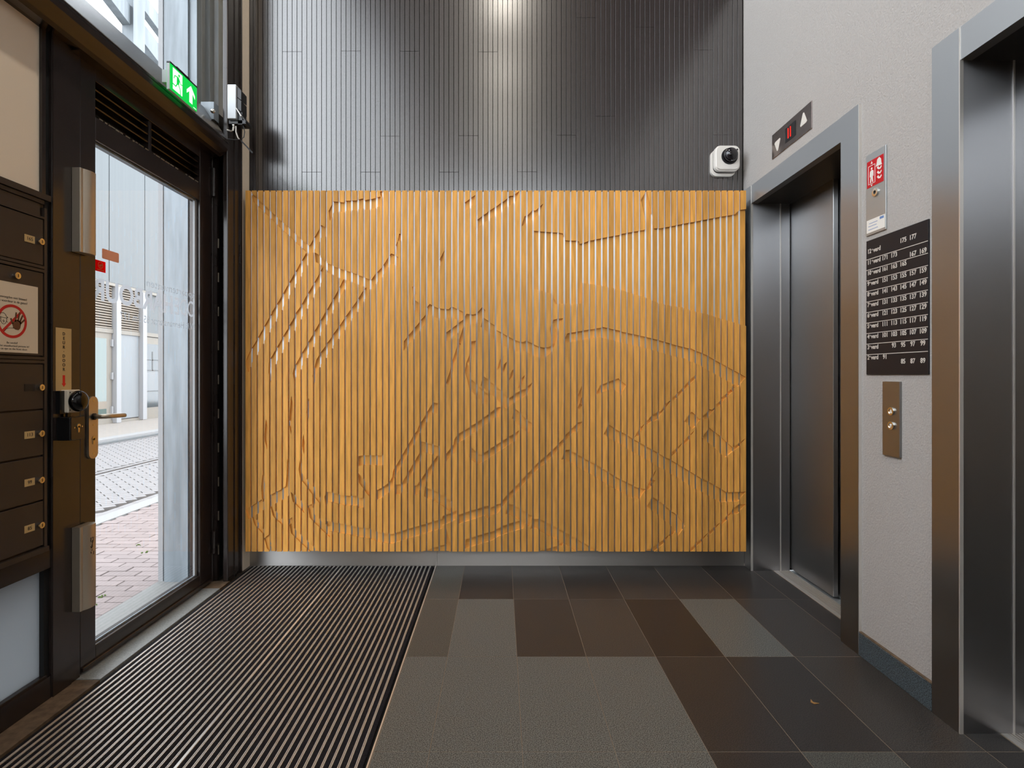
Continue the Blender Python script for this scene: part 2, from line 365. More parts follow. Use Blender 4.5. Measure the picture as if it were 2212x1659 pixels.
# ------------------------------------------------------------------ WOOD RELIEF PANEL
YF, YR, YK = 3.3675, 3.3795, 3.3808
R_ = {1:(520,395,5.925),2:(780,395,5.925),3:(1040,395,5.53),4:(1320,395,5.184),5:(520,660,5.925),6:(780,660,5.925),
      7:(1040,660,5.53),8:(1320,660,5.184),9:(520,930,5.925),10:(780,930,5.925),11:(1040,930,5.925),12:(1320,920,5.184)}
def seg(*parts):
    out = []
    for r, pts in parts:
        ox, oy, s = R_[r]
        it = list(map(float, pts.split()))
        out += [(ox+it[i]/s, oy+it[i+1]/s) for i in range(0, len(it), 2)]
    return out
LN = [
 seg((1,"130 120 200 185 280 265 360 340 440 415 520 490 600 560 680 635 757 708 838 778 870 802 885 800 920 735 945 695 1000 600 1022 555 1035 540 1085 572")),
 seg((1,"945 890 1000 920 1025 955 1080 995 1105 1025 1160 1050 1240 1090 1320 1115 1400 1140 1480 1170 1560 1200 1640 1235"),(2,"130 1240 185 1165 205 1145 262 1085 285 1055 340 965 365 930 385 905 420 915 445 935 475 950")),
 seg((1,"838 895 785 990 757 1035 705 1130 675 1180 625 1270 595 1320 545 1412 517 1460 465 1550 437 1595 395 1659"),(5,"437 35 385 120 357 165 305 260 280 305 222 410 200 450 142 545 120 580 90 640 60 730")),
 seg((1,"1050 1080 1025 1125 1000 1175 945 1270 915 1320 865 1408 838 1450 785 1550 757 1595 710 1659"),(5,"675 165 622 255 600 300 543 395 517 440 463 535 437 580 383 675 360 720 355 860 340 1160 320 1450 305 1659"),(9,"305 125 275 560 262 740 272 880 220 915 135 970 60 1010")),
 seg((1,"1320 1225 1265 1335 1240 1385 1190 1475 1160 1525 1105 1620 1080 1659"),(5,"1080 90 1022 190 1000 235 943 330 918 380 862 470 838 520 780 612 757 660 703 755 680 800 665 870 645 1150 625 1400 620 1530"),(9,"595 360 590 560 575 715 540 740 510 760 455 785 435 797 380 825 380 970 435 1030 460 1045 515 1100")),
 seg((1,"1615 1315 1590 1355 1560 1390 1510 1475 1480 1520 1430 1590 1400 1640"),(5,"1400 60 1348 135 1320 175 1265 260 1240 290 1183 370 1160 410 1103 485 1080 525 1022 605 998 645 970 690 945 790 918 900 870 1180 838 1370 800 1640"),(9,"785 185 780 540 835 615 860 650 915 720 938 745 998 820")),
 seg((9,"755 380 740 495 790 560")),
 seg((9,"918 720 915 940 862 965 862 990 915 1050 938 1070 998 1125 1020 1150 1080 1200 1130 1250")),
 seg((9,"1100 1160 1180 1175 1320 1200 1400 1215 1480 1235 1640 1255"),(10,"200 1295 270 1308 400 1328 440 1310 520 1290 600 1260 680 1240 745 1220 830 1195 910 1170 1050 1130 1045 1095 1085 1080 1140 1060 1165 1050 1225 1020")),
 seg((9,"640 788 675 815 700 845 757 895 790 930")),
 seg((9,"655 1110 620 1140 620 1195 675 1250 700 1270 757 1325 780 1345 838 1400 862 1425 915 1475 940 1500 998 1545")),
 seg((9,"360 1330 300 1380 360 1450 380 1470 435 1535")),
 seg((9,"140 1085 195 1140 220 1170 270 1220")),
 seg((9,"1070 850 1105 785 1160 795 1240 815 1320 835 1485 838 1500 868 1565 862"),(10,"20 860")),
 seg((10,"200 765 265 735 285 718 340 680 365 660 415 570 405 545 415 500 440 465 500 365 520 325 585 215 605 180 660 85 685 45 720 0"),(6,"745 1530 765 1500 825 1400 845 1365 905 1265 930 1240 985 1255")),
 seg((9,"1505 545 1560 615 1590 650 1640 720"),(10,"45 655 100 720")),
 seg((9,"1505 330 1560 318 1640 318"),(10,"100 318 270 320")),
 seg((10,"440 695 500 690 525 670 580 580 605 535 660 440 685 400 740 300 780 240")),
 seg((10,"680 705 720 700 745 655 768 625 825 540 845 510 905 425 925 395 985 310")),
 seg((10,"760 135 825 155 910 180 985 200 1020 235")),
 seg((10,"820 715 845 740 910 755 985 795 1070 850 1160 915")),
 seg((10,"1090 295 1145 230 1170 200 1225 145 1195 110 1240 50 1300 10"),(6,"1325 1600 1390 1555 1405 1545 1470 1505 1485 1500 1545 1455 1565 1440 1625 1395"),(7,"75 1305 100 1290 150 1245 175 1225 210 1210 230 1220")),
 seg((10,"760 1555 830 1535 910 1510 985 1485 1070 1460 1140 1440 1090 1250")),
 seg((10,"1245 1080 1300 1065 1320 1055 1385 1035 1470 1010 1545 985 1620 965"),(11,"80 960 105 1000 165 965 185 950 240 935 270 900 325 830 410 745 490 660 570 575 650 490 730 405 750 390 810 335 830 325 890 265 910 250 970 190 990 165 1050 105 1070 65 1130 5"),(7,"975 1595 1000 1555 1050 1500 1075 1475 1130 1420 1150 1400 1170 1395 1200 1395")),
 seg((10,"1345 1390 1470 1355 1545 1330 1650 1300"),(11,"20 1325 165 1285 230 1245 250 1230 325 1205 410 1175 490 1155 575 1130")),
 seg((11,"345 940 410 955 490 1000 650 1100")),
 seg((11,"670 1135 730 1130 750 1130 810 1165 890 1210 970 1250 1050 1295 1130 1340 1210 1385 1290 1430 1370 1475 1460 1525 1500 1545")),
 seg((11,"750 1540 830 1520 890 1500 970 1475 1000 1460 1050 1385 1060 1370")),
 seg((11,"1075 250 1130 245 1150 265 1210 295 1290 345 1370 390 1450 430 1540 480 1650 550"),(12,"95 595 170 630 240 665 300 700 325 690 375 715 395 695 450 635 465 600 505 490")),
 seg((7,"1520 1420 1570 1455 1640 1500"),(12,"100 65 170 95 240 145 305 180 375 220 450 260 520 300 590 345 660 375 730 420 870 500 1010 590 1090 625 1150 660 1225 700 1290 745 1370 742 1510 738")),
 seg((12,"465 795 520 835 590 880 660 945 720 985 750 1010 800 1080 830 1120")),
 seg((12,"395 1385 440 1380 465 1360 520 1325 590 1270 655 1215 680 1185 725 1130 735 1050")),
 seg((12,"890 1375 940 1325 1010 1265 1090 1195 1150 1135 1225 1080 1300 1005 1360 960 1365 930 1430 880 1510 875")),
 seg((12,"680 300 730 250 800 190 870 110 940 45")),
 seg((12,"1100 20 1160 70 1225 115 1295 185 1365 245 1435 190 1510 135")),
 seg((8,"275 1445 305 1400 325 1370 375 1325 395 1300 450 1240 470 1225 520 1190 560 1185 590 1165 605 1110 660 1065 680 1045 735 990 800 925 870 850 940 780")),
 seg((8,"890 1200 905 1190 940 1220 990 1275 1010 1260 1080 1190 1100 1160 1130 1170 1160 1160 1175 1115 1225 1065 1245 1030 1300 980 1340 940 1365 900")),
 seg((7,"1025 332 1060 328 1200 303 1350 278 1430 265 1450 258 1510 270 1580 288 1650 300"),(8,"100 290 240 320 380 350 520 385 660 425 740 450 870 480 900 482 950 510 1010 530 1090 565 1150 605 1225 645 1300 685 1370 725 1440 760 1510 803")),
 seg((7,"20 140 75 180 100 200 160 240 180 295 230 320 300 360 375 400 450 435 500 438 525 420 545 425 610 455 680 490 740 505 800 500 850 470 905 400 905 340 862 170 905 160 975 152")),
 seg((6,"550 455 605 385 665 315 685 290 745 215 765 190 825 120 850 15"),(2,"880 1550 925 1575 985 1605 1065 1615 1120 1620 1145 1595 1170 1585 1225 1615 1305 1650")),
 seg((6,"1085 350 1145 305 1165 290 1225 245 1245 225 1305 185 1325 155 1350 105 1400 115 1440 115 1480 100 1545 25 1590 60")),
 seg((6,"1085 1000 1145 810 1165 720 1225 540 1245 480 1305 280")),
 seg((6,"1470 450 1415 460 1415 500 1385 640 1352 720 1385 830 1410 940 1470 1000 1545 1070 1625 1140")),
 seg((7,"20 840 75 885 100 905 150 945 175 965 225 1010 250 1040 305 1095 325 1115 375 1080 400 1060 455 1020 480 1010 520 1000 545 975 605 920")),
 seg((7,"400 1230 450 1275 475 1305 525 1350 550 1370 605 1410")),
 seg((10,"1405 210 1470 270 1535 315 1565 290 1620 260"),(11,"80 255 105 240 165 200 190 185 250 145 270 135 325 100 350 80 410 45 480 0")),
 seg((7,"1415 960 1440 945 1500 920 1580 890 1640 868"),(8,"80 815 100 835 170 890")),
 seg((7,"1145 1225 1175 1170 1190 1100 1200 960")),
 seg((7,"220 650 265 605")), seg((7,"270 705 305 670")), seg((7,"360 785 405 735")), seg((7,"475 875 520 830")),
 seg((2,"1490 470 1545 430 1570 410 1625 375"),(3,"75 345 100 330 155 295 175 285 230 240 250 230 305 190 340 155 375 155 400 135 450 100")),
 seg((2,"1330 250 1385 210 1410 190 1460 155")),
 seg((3,"515 400 550 390 605 330 650 330 690 290 735 250")),
 seg((4,"400 80 440 260 460 400 485 510")),
 seg((1,"1125 360 1160 290 1185 237 1240 242 1320 250 1350 228 1480 225 1510 212 1560 200 1590 225 1640 210"),(2,"105 215 125 210 180 195 205 185 250 175 240 110")),
 seg((2,"445 805 470 740 487 650")), seg((2,"1010 970 1065 865")), seg((2,"1490 555 1520 530")),
 seg((2,"655 1330 670 1430 690 1500 745 1545")),
]
TOP = seg((3,"625 572 680 577 760 585 905 595 970 602 995 685 1050 690 1130 692 1165 700 1175 730 1200 725 1280 695 1420 665 1500 650 1650 622"),
          (4,"100 575 240 550 380 525 485 510 550 510 660 490 800 460 940 435 1080 408 1225 380 1290 370 1385 355 1435 305 1520 292"))
BOT = seg((3,"625 1265 690 1280 760 1300 840 1325 880 1450 985 1440 1130 1445 1195 1440 1203 1195 1430 1225"),
          (4,"30 1180 100 1195 240 1240 380 1280 520 1340 660 1375 800 1395 940 1440 1090 1475 1225 1520 1370 1560 1520 1605"))
REG = TOP + BOT[::-1]
def p2w(p): return ((p[0]-CX)*YF/F, H-(p[1]-CY)*YF/F)
quads = []
for ln in LN:
    for a, b in zip(ln, ln[1:]):
        if math.hypot(a[0]-b[0], a[1]-b[1]) > 45: continue
        vx = 5-20*((a[0]+b[0])/2-600)/900; vy = 21
        # keep a minimum width for segments that run along the sweep direction
        q = [a, b, (b[0]+vx, b[1]+vy), (a[0]+vx, a[1]+vy)]
        L = math.hypot(b[0]-a[0], b[1]-a[1]) or 1
        perp = abs((b[0]-a[0])*vy-(b[1]-a[1])*vx)/L
        if perp < 5:
            nx, ny = -(b[1]-a[1])/L*6, (b[0]-a[0])/L*6
            if nx < 0: nx, ny = -nx, -ny
            q = [a, b, (b[0]+nx, b[1]+ny), (a[0]+nx, a[1]+ny)]
        quads.append([p2w(p) for p in q])
REGW = [p2w(p) for p in REG]
polys = quads+[REGW]
bbs = [(min(p[0] for p in q), max(p[0] for p in q), min(p[1] for p in q), max(p[1] for p in q)) for q in polys]
def inside(pt, poly):
    x, y = pt; c = False; n = len(poly)
    for i in range(n):
        x1, y1 = poly[i]; x2, y2 = poly[i-1]
        if (y1 > y) != (y2 > y) and x < (x2-x1)*(y-y1)/(y2-y1)+x1: c = not c
    return c
def clip(a, b, r):
    x0, y0 = a; dx, dy = b[0]-x0, b[1]-y0; t0, t1 = 0., 1.
    for p, q in ((-dx, x0-r[0]), (dx, r[1]-x0), (-dy, y0-r[2]), (dy, r[3]-y0)):
        if abs(p) < 1e-12:
            if q < 0: return None
        else:
            t = q/p
            if p < 0: t0 = max(t0, t)
            else: t1 = min(t1, t)
    if t1-t0 < 1e-4: return None
    return (x0+t0*dx, y0+t0*dy), (x0+t1*dx, y0+t1*dy)
def slat_mesh(xa, xb, za, zb):
    vs_, es = [], []
    def av(p): vs_.append(Vector(p)); return len(vs_)-1
    c = [av(p) for p in ((xa,za),(xb,za),(xb,zb),(xa,zb))]; es += [(c[i], c[(i+1)%4]) for i in range(4)]
    near = [(q, bb) for q, bb in zip(polys, bbs) if bb[1] > xa and bb[0] < xb]
    for q, bb in near:
        for i in range(len(q)):
            r = clip(q[i], q[(i+1)%len(q)], (xa, xb, za, zb))
            if r: es.append((av(r[0]), av(r[1])))
    ov, oe, of, *_ = delaunay_2d_cdt(vs_, es, [], 0, 2e-5)
    me_v, me_f, key = [], [], {}
    lev = []
    for f in of:
        cx = sum(ov[i].x for i in f)/len(f); cz = sum(ov[i].y for i in f)/len(f)
        lev.append(any(bb[0] <= cx <= bb[1] and bb[2] <= cz <= bb[3] and inside((cx, cz), q) for q, bb in near))
    D = {False: YF, True: YR, 2: YK}
    def vert(i, l):
        if (i, l) not in key: key[(i, l)] = len(me_v); me_v.append((ov[i].x, D[l], ov[i].y))
        return key[(i, l)]
    em_ = {}
    for fi, f in enumerate(of):
        me_f.append([vert(i, lev[fi]) for i in f])
        for a, b in zip(f, f[1:]+f[:1]): em_.setdefault((min(a,b), max(a,b)), []).append(fi)
    for (a, b), fl in em_.items():
        if len(fl) == 1: me_f.append([vert(a, lev[fl[0]]), vert(b, lev[fl[0]]), vert(b, 2), vert(a, 2)])
        elif lev[fl[0]] != lev[fl[1]]: me_f.append([vert(a, False), vert(b, False), vert(b, True), vert(a, True)])
    me = bpy.data.meshes.new('slat'); me.from_pydata(me_v, [], me_f)
    bm = bmesh.new(); bm.from_mesh(me); bmesh.ops.recalc_face_normals(bm, faces=bm.faces); bm.to_mesh(me); bm.free()
    return me
wp = thing('wooden_relief_panel', 'wide honey oak slatted panel carved with zigzag lines on the back wall', 'wall panel', (0, 3.44, .12))
PX0, PITCH = 530.2, 13.545
zlo, zhi = H-(1191.5-CY)*YF/F, H+(CY-411.5)*YF/F
bx('backing_sheet', 'steel_back', wp, -1.575, 1.516, YK, YK+.004, zlo+.004, zhi-.004)
bx('carcass', 'black', wp, -1.56, 1.50, YK+.004, 3.472, zlo+.02, zhi-.03)
for k in range(80):
    a = PX0+PITCH*k; b = a+10.2
    (xa, _), (xb, _) = p2w((a, 0)), p2w((b, 0))
    if k == 79: xb = 1.5205
    me = slat_mesh(xa, xb, zlo, zhi); me.materials.append(M['oak'])
    o = bpy.data.objects.new('slat', me); C.objects.link(o); o.parent = wp; o.matrix_parent_inverse = Matrix.Translation(-wp.location)
# ------------------------------------------------------------------ RIGHT WALL
XJ = 1.557
wr = struct('wall_right', 'white rough plaster wall around the two lifts')
L1 = (2.488, 3.383); L2 = (.95, 1.845); HT, HB = 2.399, 2.287
b = B()
b.box(XR, 1.66, 2.366, 3.53, HT, 3.8); b.box(XR, 1.66, 1.962, 2.366, .10, 3.8); b.box(XR, 1.66, .84, 1.962, HT, 3.8); b.box(XR, 1.66, -6.1, .84, 0, 3.8)
b.build('plaster_face', 'plaster', wr)
bx('added_dark_upper_wall', 'dark_room', wr, XR, 1.66, -6.1, 3.53, 3.8, CEIL)  # added dark stretch out of view, keeps the back boards' reflections dark
bx('shaft_backing', 'rubber', wr, 1.66, 1.69, -6.1, 3.6, HT, CEIL)
sk = struct('baseboard_right', 'blue grey granite skirting between the two lifts')
B().box(XJ, 1.66, 1.964, 2.364, .001, .100, bev=.001).build('skirting_stone', 'skirting', sk)
bx('mortar_ledge', 'rust', sk, XJ+.001, 1.60, 1.965, 2.363, .100, .1035)
def elevator(y0, y1, label, far_w, near_w):
    t = thing('elevator', label, 'lift', (1.62, (y0+y1)/2, 0))
    # jambs and header
    bx('jamb', 'steel_v', t, XJ, 1.60, y1, y1+far_w, 0, HT)
    bx('jamb', 'steel_v', t, XJ, 1.60, y0-near_w, y0, 0, HT)
    bx('header', 'steel_v', t, XJ+.0015, 1.60, y0+.001, y1-.001, HB, HT)
    bx('edge_trim', 'lip', t, XJ-.0005, XJ+.012, y1-.0035, y1+.0005, 0, HT)
    bx('edge_trim', 'lip', t, XJ+.0015, XR, y0-near_w-.002, y0-near_w, 0, HT)
    # reveals into the wall
    bx('reveal', 'steel_vx', t, XJ+.003, 1.742, y1-.0005, y1+.03, 0, HB+.02); bx('reveal', 'steel_vx', t, XJ+.003, 1.742, y0-.03, y0+.0005, 0, HB+.02)
    bx('inner_frame', 'steel_vx', t, 1.744, 1.80, y1+.0, y1+.03, 0, HB+.02); bx('inner_frame', 'steel_vx', t, 1.744, 1.86, y0-.03, y0, 0, HB+.02)
    bx('frame_edge', 'lip', t, 1.739, 1.745, y1-.003, y1+.001, 0, HB)
    bx('soffit', 'black', t, 1.60, 1.87, y0-.03, y1+.03, HB, HB+.03)
    # two telescopic leaves
    ys = y0+(y1-y0)*.52
    B().box(1.808, 1.835, ys, y1+.012, .012, HB+.01, bev=.002).build('door_panel', 'steel_v', t)
    B().box(1.845, 1.870, y0-.02, ys+.02, .012, HB+.01, bev=.002).build('door_panel', 'steel_v', t)
    bx('shadow_gap', 'rubber', t, 1.80, 1.90, y1+.012, y1+.03, 0, HB)
    bx('shaft', 'rubber', t, 1.872, 1.90, y0-.03, y1+.03, 0, HB+.03)
    # grooved sill
    s = B().box(1.697, 1.90, y0-.03, y1+.03, -.02, -.004); s.build('sill', 'steel', t)
    me = None
    for i in range(9):
        xx = 1.699+i*.0118
        B().box(xx, xx+(.022 if i == 0 else .007), y0, y1, -.004, .0015 if i else .001).build('sill_rib', 'alu', t) if i != 1 else None
    return t
elevator(*L1, 'lift with brushed steel doors beside the slatted wood panel', .088, .122)
elevator(*L2, 'second lift at the right edge of the photo, nearest to the viewer', .117, .122)
# ------------------------------------------------------------------ lift wall fittings
def Yr(px, X=XR): return F*X/(px-CX)
r = RW(XR)
t = thing('lift_indicator', 'steel lift indicator plate with red 11 above the far lift', 'display', (XR, 2.94, 2.53))
B().box(XR-.004, XR, 2.738, 3.139, 2.464, 2.604, bev=.001).build('plate', 'steel_dark', t)
bx('screen', 'black', t, XR-.0055, XR-.004, 2.887, 2.990, 2.494, 2.574)
B().text(RW(XR-.0055), '11', 2.948, 2.534, .075, 0, .0008, mirror=-1, sx=.62, bold=.001).build('digits', 'led', t)
b = B(); fr = RW(XR-.004)
b.prism(fr, [(3.050,2.551),(3.100,2.548),(3.108,2.541),(3.081,2.490),(3.074,2.488),(3.068,2.492),(3.044,2.545)], 0, .0012); b.build('down_arrow', 'arrow_lens', t)
b = B(); b.prism(fr, [(2.786,2.516),(2.836,2.514),(2.842,2.521),(2.817,2.575),(2.810,2.578),(2.804,2.573),(2.779,2.522)], 0, .0012); b.build('up_arrow', 'arrow_lens', t)
# fireman switch plate
t = thing('fire_switch_plate', 'tall thin steel plate with red firefighter lift sign above the directory', 'switch plate', (XR, 2.27, 2.0))
Ya, Yb = 2.208, 2.328
B().box(XR-.006, XR, Ya, Yb, 1.812, 2.156, bev=.001).build('plate', 'steel', t)
fr = RW(XR-.006)
s = B(); s.prism(fr, [(Ya+.012, 2.013),(Yb-.008, 2.013),(Yb-.008, 2.125),(Ya+.012, 2.125)], 0, .001); s.build('red_sign', 'red', t)
s = B(); U = lambda u, v: (Yb-.008-u*.1, 2.013+v*.112)   # u 0..1 left to right as seen
for a_, b_ in (((.10,.12),(.10,.80)), ((.50,.12),(.50,.80))): s.stroke(fr, [U(*a_), U(*b_)], .0022, .001, .0018)
s.stroke(fr, [U(.10,.12), U(.50,.12)], .0022, .001, .0018); s.stroke(fr, [U(.10,.80), U(.50,.80)], .0022, .001, .0018)
s.prism(fr, [U(.24,.86),U(.36,.86),U(.30,.96)], .001, .0018); s.prism(fr, [U(.24,.08),U(.36,.08),U(.30,-.0+.01)], .001, .0018)
s.disc(fr, *U(.30,.68), .0048, .001, .0018, 12)
s.prism(fr, [U(.20,.58),U(.26,.62),U(.34,.62),U(.41,.58),U(.42,.38),U(.38,.38),U(.36,.50),U(.36,.40),U(.40,.16),U(.34,.16),U(.30,.36),U(.26,.16),U(.20,.16),U(.24,.40),U(.24,.50),U(.22,.38),U(.18,.38)], .001, .0018)
s.prism(fr, [U(.55,.66),U(.60,.74),U(.64,.90),U(.76,.96),U(.86,.86),U(.88,.72),U(.92,.64)], .001, .0018)
for v0 in (.50, .33, .16):
    s.prism(fr, [U(.62,v0+.10),U(.70,v0+.02),U(.82,v0+.00),U(.90,v0+.06),U(.88,v0+.12),U(.80,v0+.06),U(.74,v0+.08),U(.70,v0+.14)], .001, .0018)
s.build('pictogram', 'white', t)
s = B(); s.ring(fr, 2.266, 1.962+.02, .008, .017, 0, .006, 20); s.build('lock_collar', 'chrome', t)
s = B(); s.disc(fr, 2.266, 1.982, .008, 0, .002); s.build('keyhole', 'black', t)
s = B(); s.prism(fr, [(Ya+.004,1.822),(Yb-.006,1.822),(Yb-.006,1.876),(Ya+.004,1.876)], 0, .0008); s.build('service_label', 'white', t)
s = B()
for v_, a_, b_ in ((1.834,.05,.62),(1.848,.05,.55),(1.860,.1,.6)): s.stroke(fr, [(Yb-.012-a_*.1, v_), (Yb-.012-b_*.1, v_)], .0022, .0008, .0011)
s.prism(fr, [(Ya+.010,1.862),(Ya+.034,1.862),(Ya+.034,1.872),(Ya+.010,1.872)], .0008, .0012)
s.build('label_print', mat('print_blue', (110,140,190), .6), t)
# directory board
t = thing('floor_directory', 'black floor directory board with white apartment numbers', 'sign', (XR, 2.157, 1.5))
B().box(XR-.006, XR, 1.988, 2.326, 1.2205, 1.7905, bev=.0008).build('board', 'board', t)
fr = RW(XR-.006)
zl = [1.7105-.0450*i for i in range(10)]
s = B()
for z in zl: s.prism(fr, [(1.990, z-.0012),(2.325, z-.0012),(2.325, z+.0012),(1.990, z+.0012)], 0, .0008)
s.build('ruled_lines', 'letter', t)
colY = [2.212, 2.1615, 2.112, 2.063, 2.0135]
def row(lab, z, nums, zn=None):
    s = B()
    s.text(fr, lab.split()[0], 2.318, z, .026, 0, .0008, 'LEFT', mirror=-1, sx=.92, bold=.0005)
    s.text(fr, 'e', 2.318-.0135*(len(lab.split()[0])), z+.005, .014, 0, .0008, 'LEFT', mirror=-1)
    s.text(fr, 'verd', 2.318-.0135*(len(lab.split()[0]))-.010, z, .026, 0, .0008, 'LEFT', mirror=-1, sx=.92, bold=.0005)
    for cidx, nb in nums: s.text(fr, str(nb), colY[cidx], z if zn is None else zn, .026, 0, .0008, mirror=-1, sx=.92, bold=.0005)
    return s
def fin(s): s.build('row_lettering', 'letter', t)
fin(row('12', 1.743, [(2,175),(3,177)]))
s = row('11', zl[0]-.014, [(0,171),(1,173)])
for cidx, nb in ((3,167),(4,169)): s.text(fr, str(nb), colY[cidx], zl[1]+.013, .026, 0, .0008, mirror=-1, sx=.92, bold=.0005)
fin(s); fin(row('10', zl[1]-.014, [(0,161),(1,163),(2,165)]))
for i, fl in enumerate((9,8,7,6,5,4)):
    base = 151-10*i; fin(row(str(fl), zl[2+i]-.014, [(c, base+2*c) for c in range(5)]))
fin(row('3', zl[8]-.014, [(1,93),(2,95),(3,97),(4,99)]))
s = row('2', zl[9]-.013, [(0,91)])
for cidx, nb in ((2,85),(3,87),(4,89)): s.text(fr, str(nb), colY[cidx], 1.2715, .026, 0, .0008, mirror=-1, sx=.92, bold=.0005)
fin(s)
# call buttons
t = thing('lift_call_panel', 'steel lift call plate with round up and down buttons', 'button panel', (XR, 2.17, 1.04))
B().box(XR-.010, XR, 2.127, 2.222, .893, 1.193, bev=.0008).build('plate', 'steel_v', t)
fr = RW(XR-.010)
for z, up in ((1.0735, 1), (1.0165, -1)):
    g = B(); g.ring(fr, 2.167, z, .0115, .016, 0, .007, 28); g.disc(fr, 2.167, z, .0115, 0, .005); go = g.build('button', 'chrome', t)
    a = B(); a.prism(fr, [(2.1605, z-.007*up),(2.1735, z-.007*up),(2.167, z+.008*up)], .005, .006); a.build('arrow', 'white', go)
    go.children[0].matrix_parent_inverse = Matrix.Identity(4)
# dome camera
t = thing('security_camera', 'white square dome camera mounted in the corner above the wood panel', 'camera', (1.44, YB, 2.58))
fr = BW(YB); cx_, cz_ = 1.447, 2.596
g = B(); g.rbox(fr, cx_-.096, cx_+.060, cz_-.098, cz_+.070, .035, 0, .020); g.build('base', 'white_plastic', t)
g = B(); g.rbox(fr, cx_-.084, cx_+.070, cz_-.080, cz_+.078, .035, .020, .026); g.build('seam', 'black', t)
g = B(); g.rbox(fr, cx_-.084, cx_+.074, cz_-.076, cz_+.084, .034, .026, .060)
bmesh.ops.bevel(g.bm, geom=[e for e in g.bm.edges if all(abs(v.co.y-(YB-.060)) < 1e-5 for v in e.verts)], offset=.008, segments=3, affect='EDGES')
g.build('cover', 'white_plastic', t, smooth=False)
g = B(); g.ring(fr, cx_+.006, cz_+.014, .044, .052, .058, .064, 40); g.disc(fr, cx_+.006, cz_+.014, .046, .058, .0605, 40); g.build('dome_ring', 'black', t)
g = B(); g.sphere((cx_+.010, YB-.062, cz_+.020), .046); g.build('dome', 'dome', t, smooth=True)
g = B(); g.sphere((cx_+.002, YB-.094, cz_+.012), .018, 1, .8, 1); g.build('lens', 'black_gloss', t, smooth=True)
g = B(); g.disc(fr, cx_+.054, cz_+.056, .006, .060, .0615, 12); g.build('sensor', 'black', t)
# ------------------------------------------------------------------ LEFT WALL: post, transom, glazing
p = struct('trim_1', 'dark post at the back left corner beside the entrance door')
B().box(-1.640, -1.609, 3.20, 3.358, 0, CEIL, bev=.006, seg=2).build('post_face', 'frame', p)
bx('post_rib', 'frame', p, -1.609, -1.604, 3.275, 3.300, 0, CEIL); bx('post_body', 'frame', p, -1.640, -1.60, 3.345, 3.360, 0, CEIL)
p = struct('trim_2', 'dark rounded transom beam above the entrance door')
pr = [(-1.78,2.772),(-1.72,2.772),(-1.603,2.596),(-1.600,2.590),(-1.600,2.568),(-1.605,2.552),(-1.618,2.532),(-1.638,2.512),(-1.655,2.503),(-1.70,2.512),(-1.78,2.512)]
TR = lambda u, v, d: (u, d, v)
B().prism(TR, pr, -6.0, 3.195).build('beam', 'frame', p); bx('beam_end', 'frame', p, -1.78, -1.665, 3.196, 3.47, 2.516, 2.762)
bx('drip_bar', 'frame', p, -1.70, -1.667, 2.145, 3.195, 2.502, 2.556)
bx('beam_groove', 'rubber', p, -1.6003, -1.5995, -6.0, 3.19, 2.574, 2.580)
bx('bracket', 'galv', p, -1.735, -1.660, 3.14, 3.195, 2.70, 2.80, label='small grey steel bracket with a round bolt')
g = B(); g.sphere((-1.655, 3.12, 2.735), .013); g.build('bolt', 'chrome', p, smooth=True)
wd = struct('window_1', 'high strip window above the transom looking to the sky')
bx('glass_pane', 'glass', wd, -1.752, -1.746, -2.4, 3.47, 2.76, CEIL-.05)
bx('glazing_bar', 'frame', wd, -1.78, -1.70, -2.4, 3.36, CEIL-.07, CEIL)
bx('wall_face', 'cream', wl, -1.90, -1.70, -6.0, -2.4, 2.772, CEIL)
for y in (.9, -1.0): bx('glazing_bar', 'frame', wd, -1.78, -1.70, y-.03, y+.03, 2.76, CEIL-.06)
# wall below the high window, nearer than the mailboxes
bx('wall_face', 'cream', wl, -1.90, -1.70, -6.0, 1.50, 0, 2.512)
# door frame
df = struct('trim_3', 'dark steel door frame around the entrance door')
B().box(-1.78, -1.697, 2.054, 2.1905, 0, 2.515, bev=.002).build('frame_stile', 'frame', df)
bx('frame_bead', 'frame', df, -1.697, -1.694, 2.054, 2.142, 0, 2.505)
B().box(-1.78, -1.700, 3.200, 3.47, 0, 2.515, bev=.002).build('frame_stile', 'frame', df)
bx('frame_bead', 'frame', df, -1.70, -1.685, 3.225, 3.25, 0, 2.505); bx('frame_bead', 'rubber', df, -1.70, -1.69, 3.25, 3.30, 0, 2.505)
for i in range(10): bx('anchor_clip', 'champagne', df, -1.686, -1.682, 3.236, 3.242, .15+.203*i, .205+.203*i)
# door leaf
dr = struct('door_1', 'dark framed glass entrance door with louvre band and lever handle')
dr.location = (-1.73, 3.19, 0)
def dp(name, m, *a, bev=.0015, **k): return bx(name, m, dr, *a, bev=bev, **k)
bx('seal', 'rubber', dr, -1.75, -1.72, 2.1905, 2.196, .01, 2.505)
dp('stile', 'frame', -1.760, -1.701, 2.1962, 2.279, .008, 2.505); dp('stile', 'frame', -1.760, -1.701, 3.070, 3.186, .008, 2.505)
dp('bottom_rail', 'frame', -1.760, -1.701, 2.279, 3.070, .008, .086); dp('lock_rail', 'frame', -1.760, -1.701, 2.279, 3.070, 2.206, 2.302)
dp('top_rail', 'frame', -1.760, -1.701, 2.279, 3.070, 2.452, 2.505)
dp('weather_bar', 'frame', -1.701, -1.692, 2.20, 3.18, .012, .030)
bx('glass_pane', 'glass', dr, -1.718, -1.712, 2.279, 3.070, .086, 2.206)
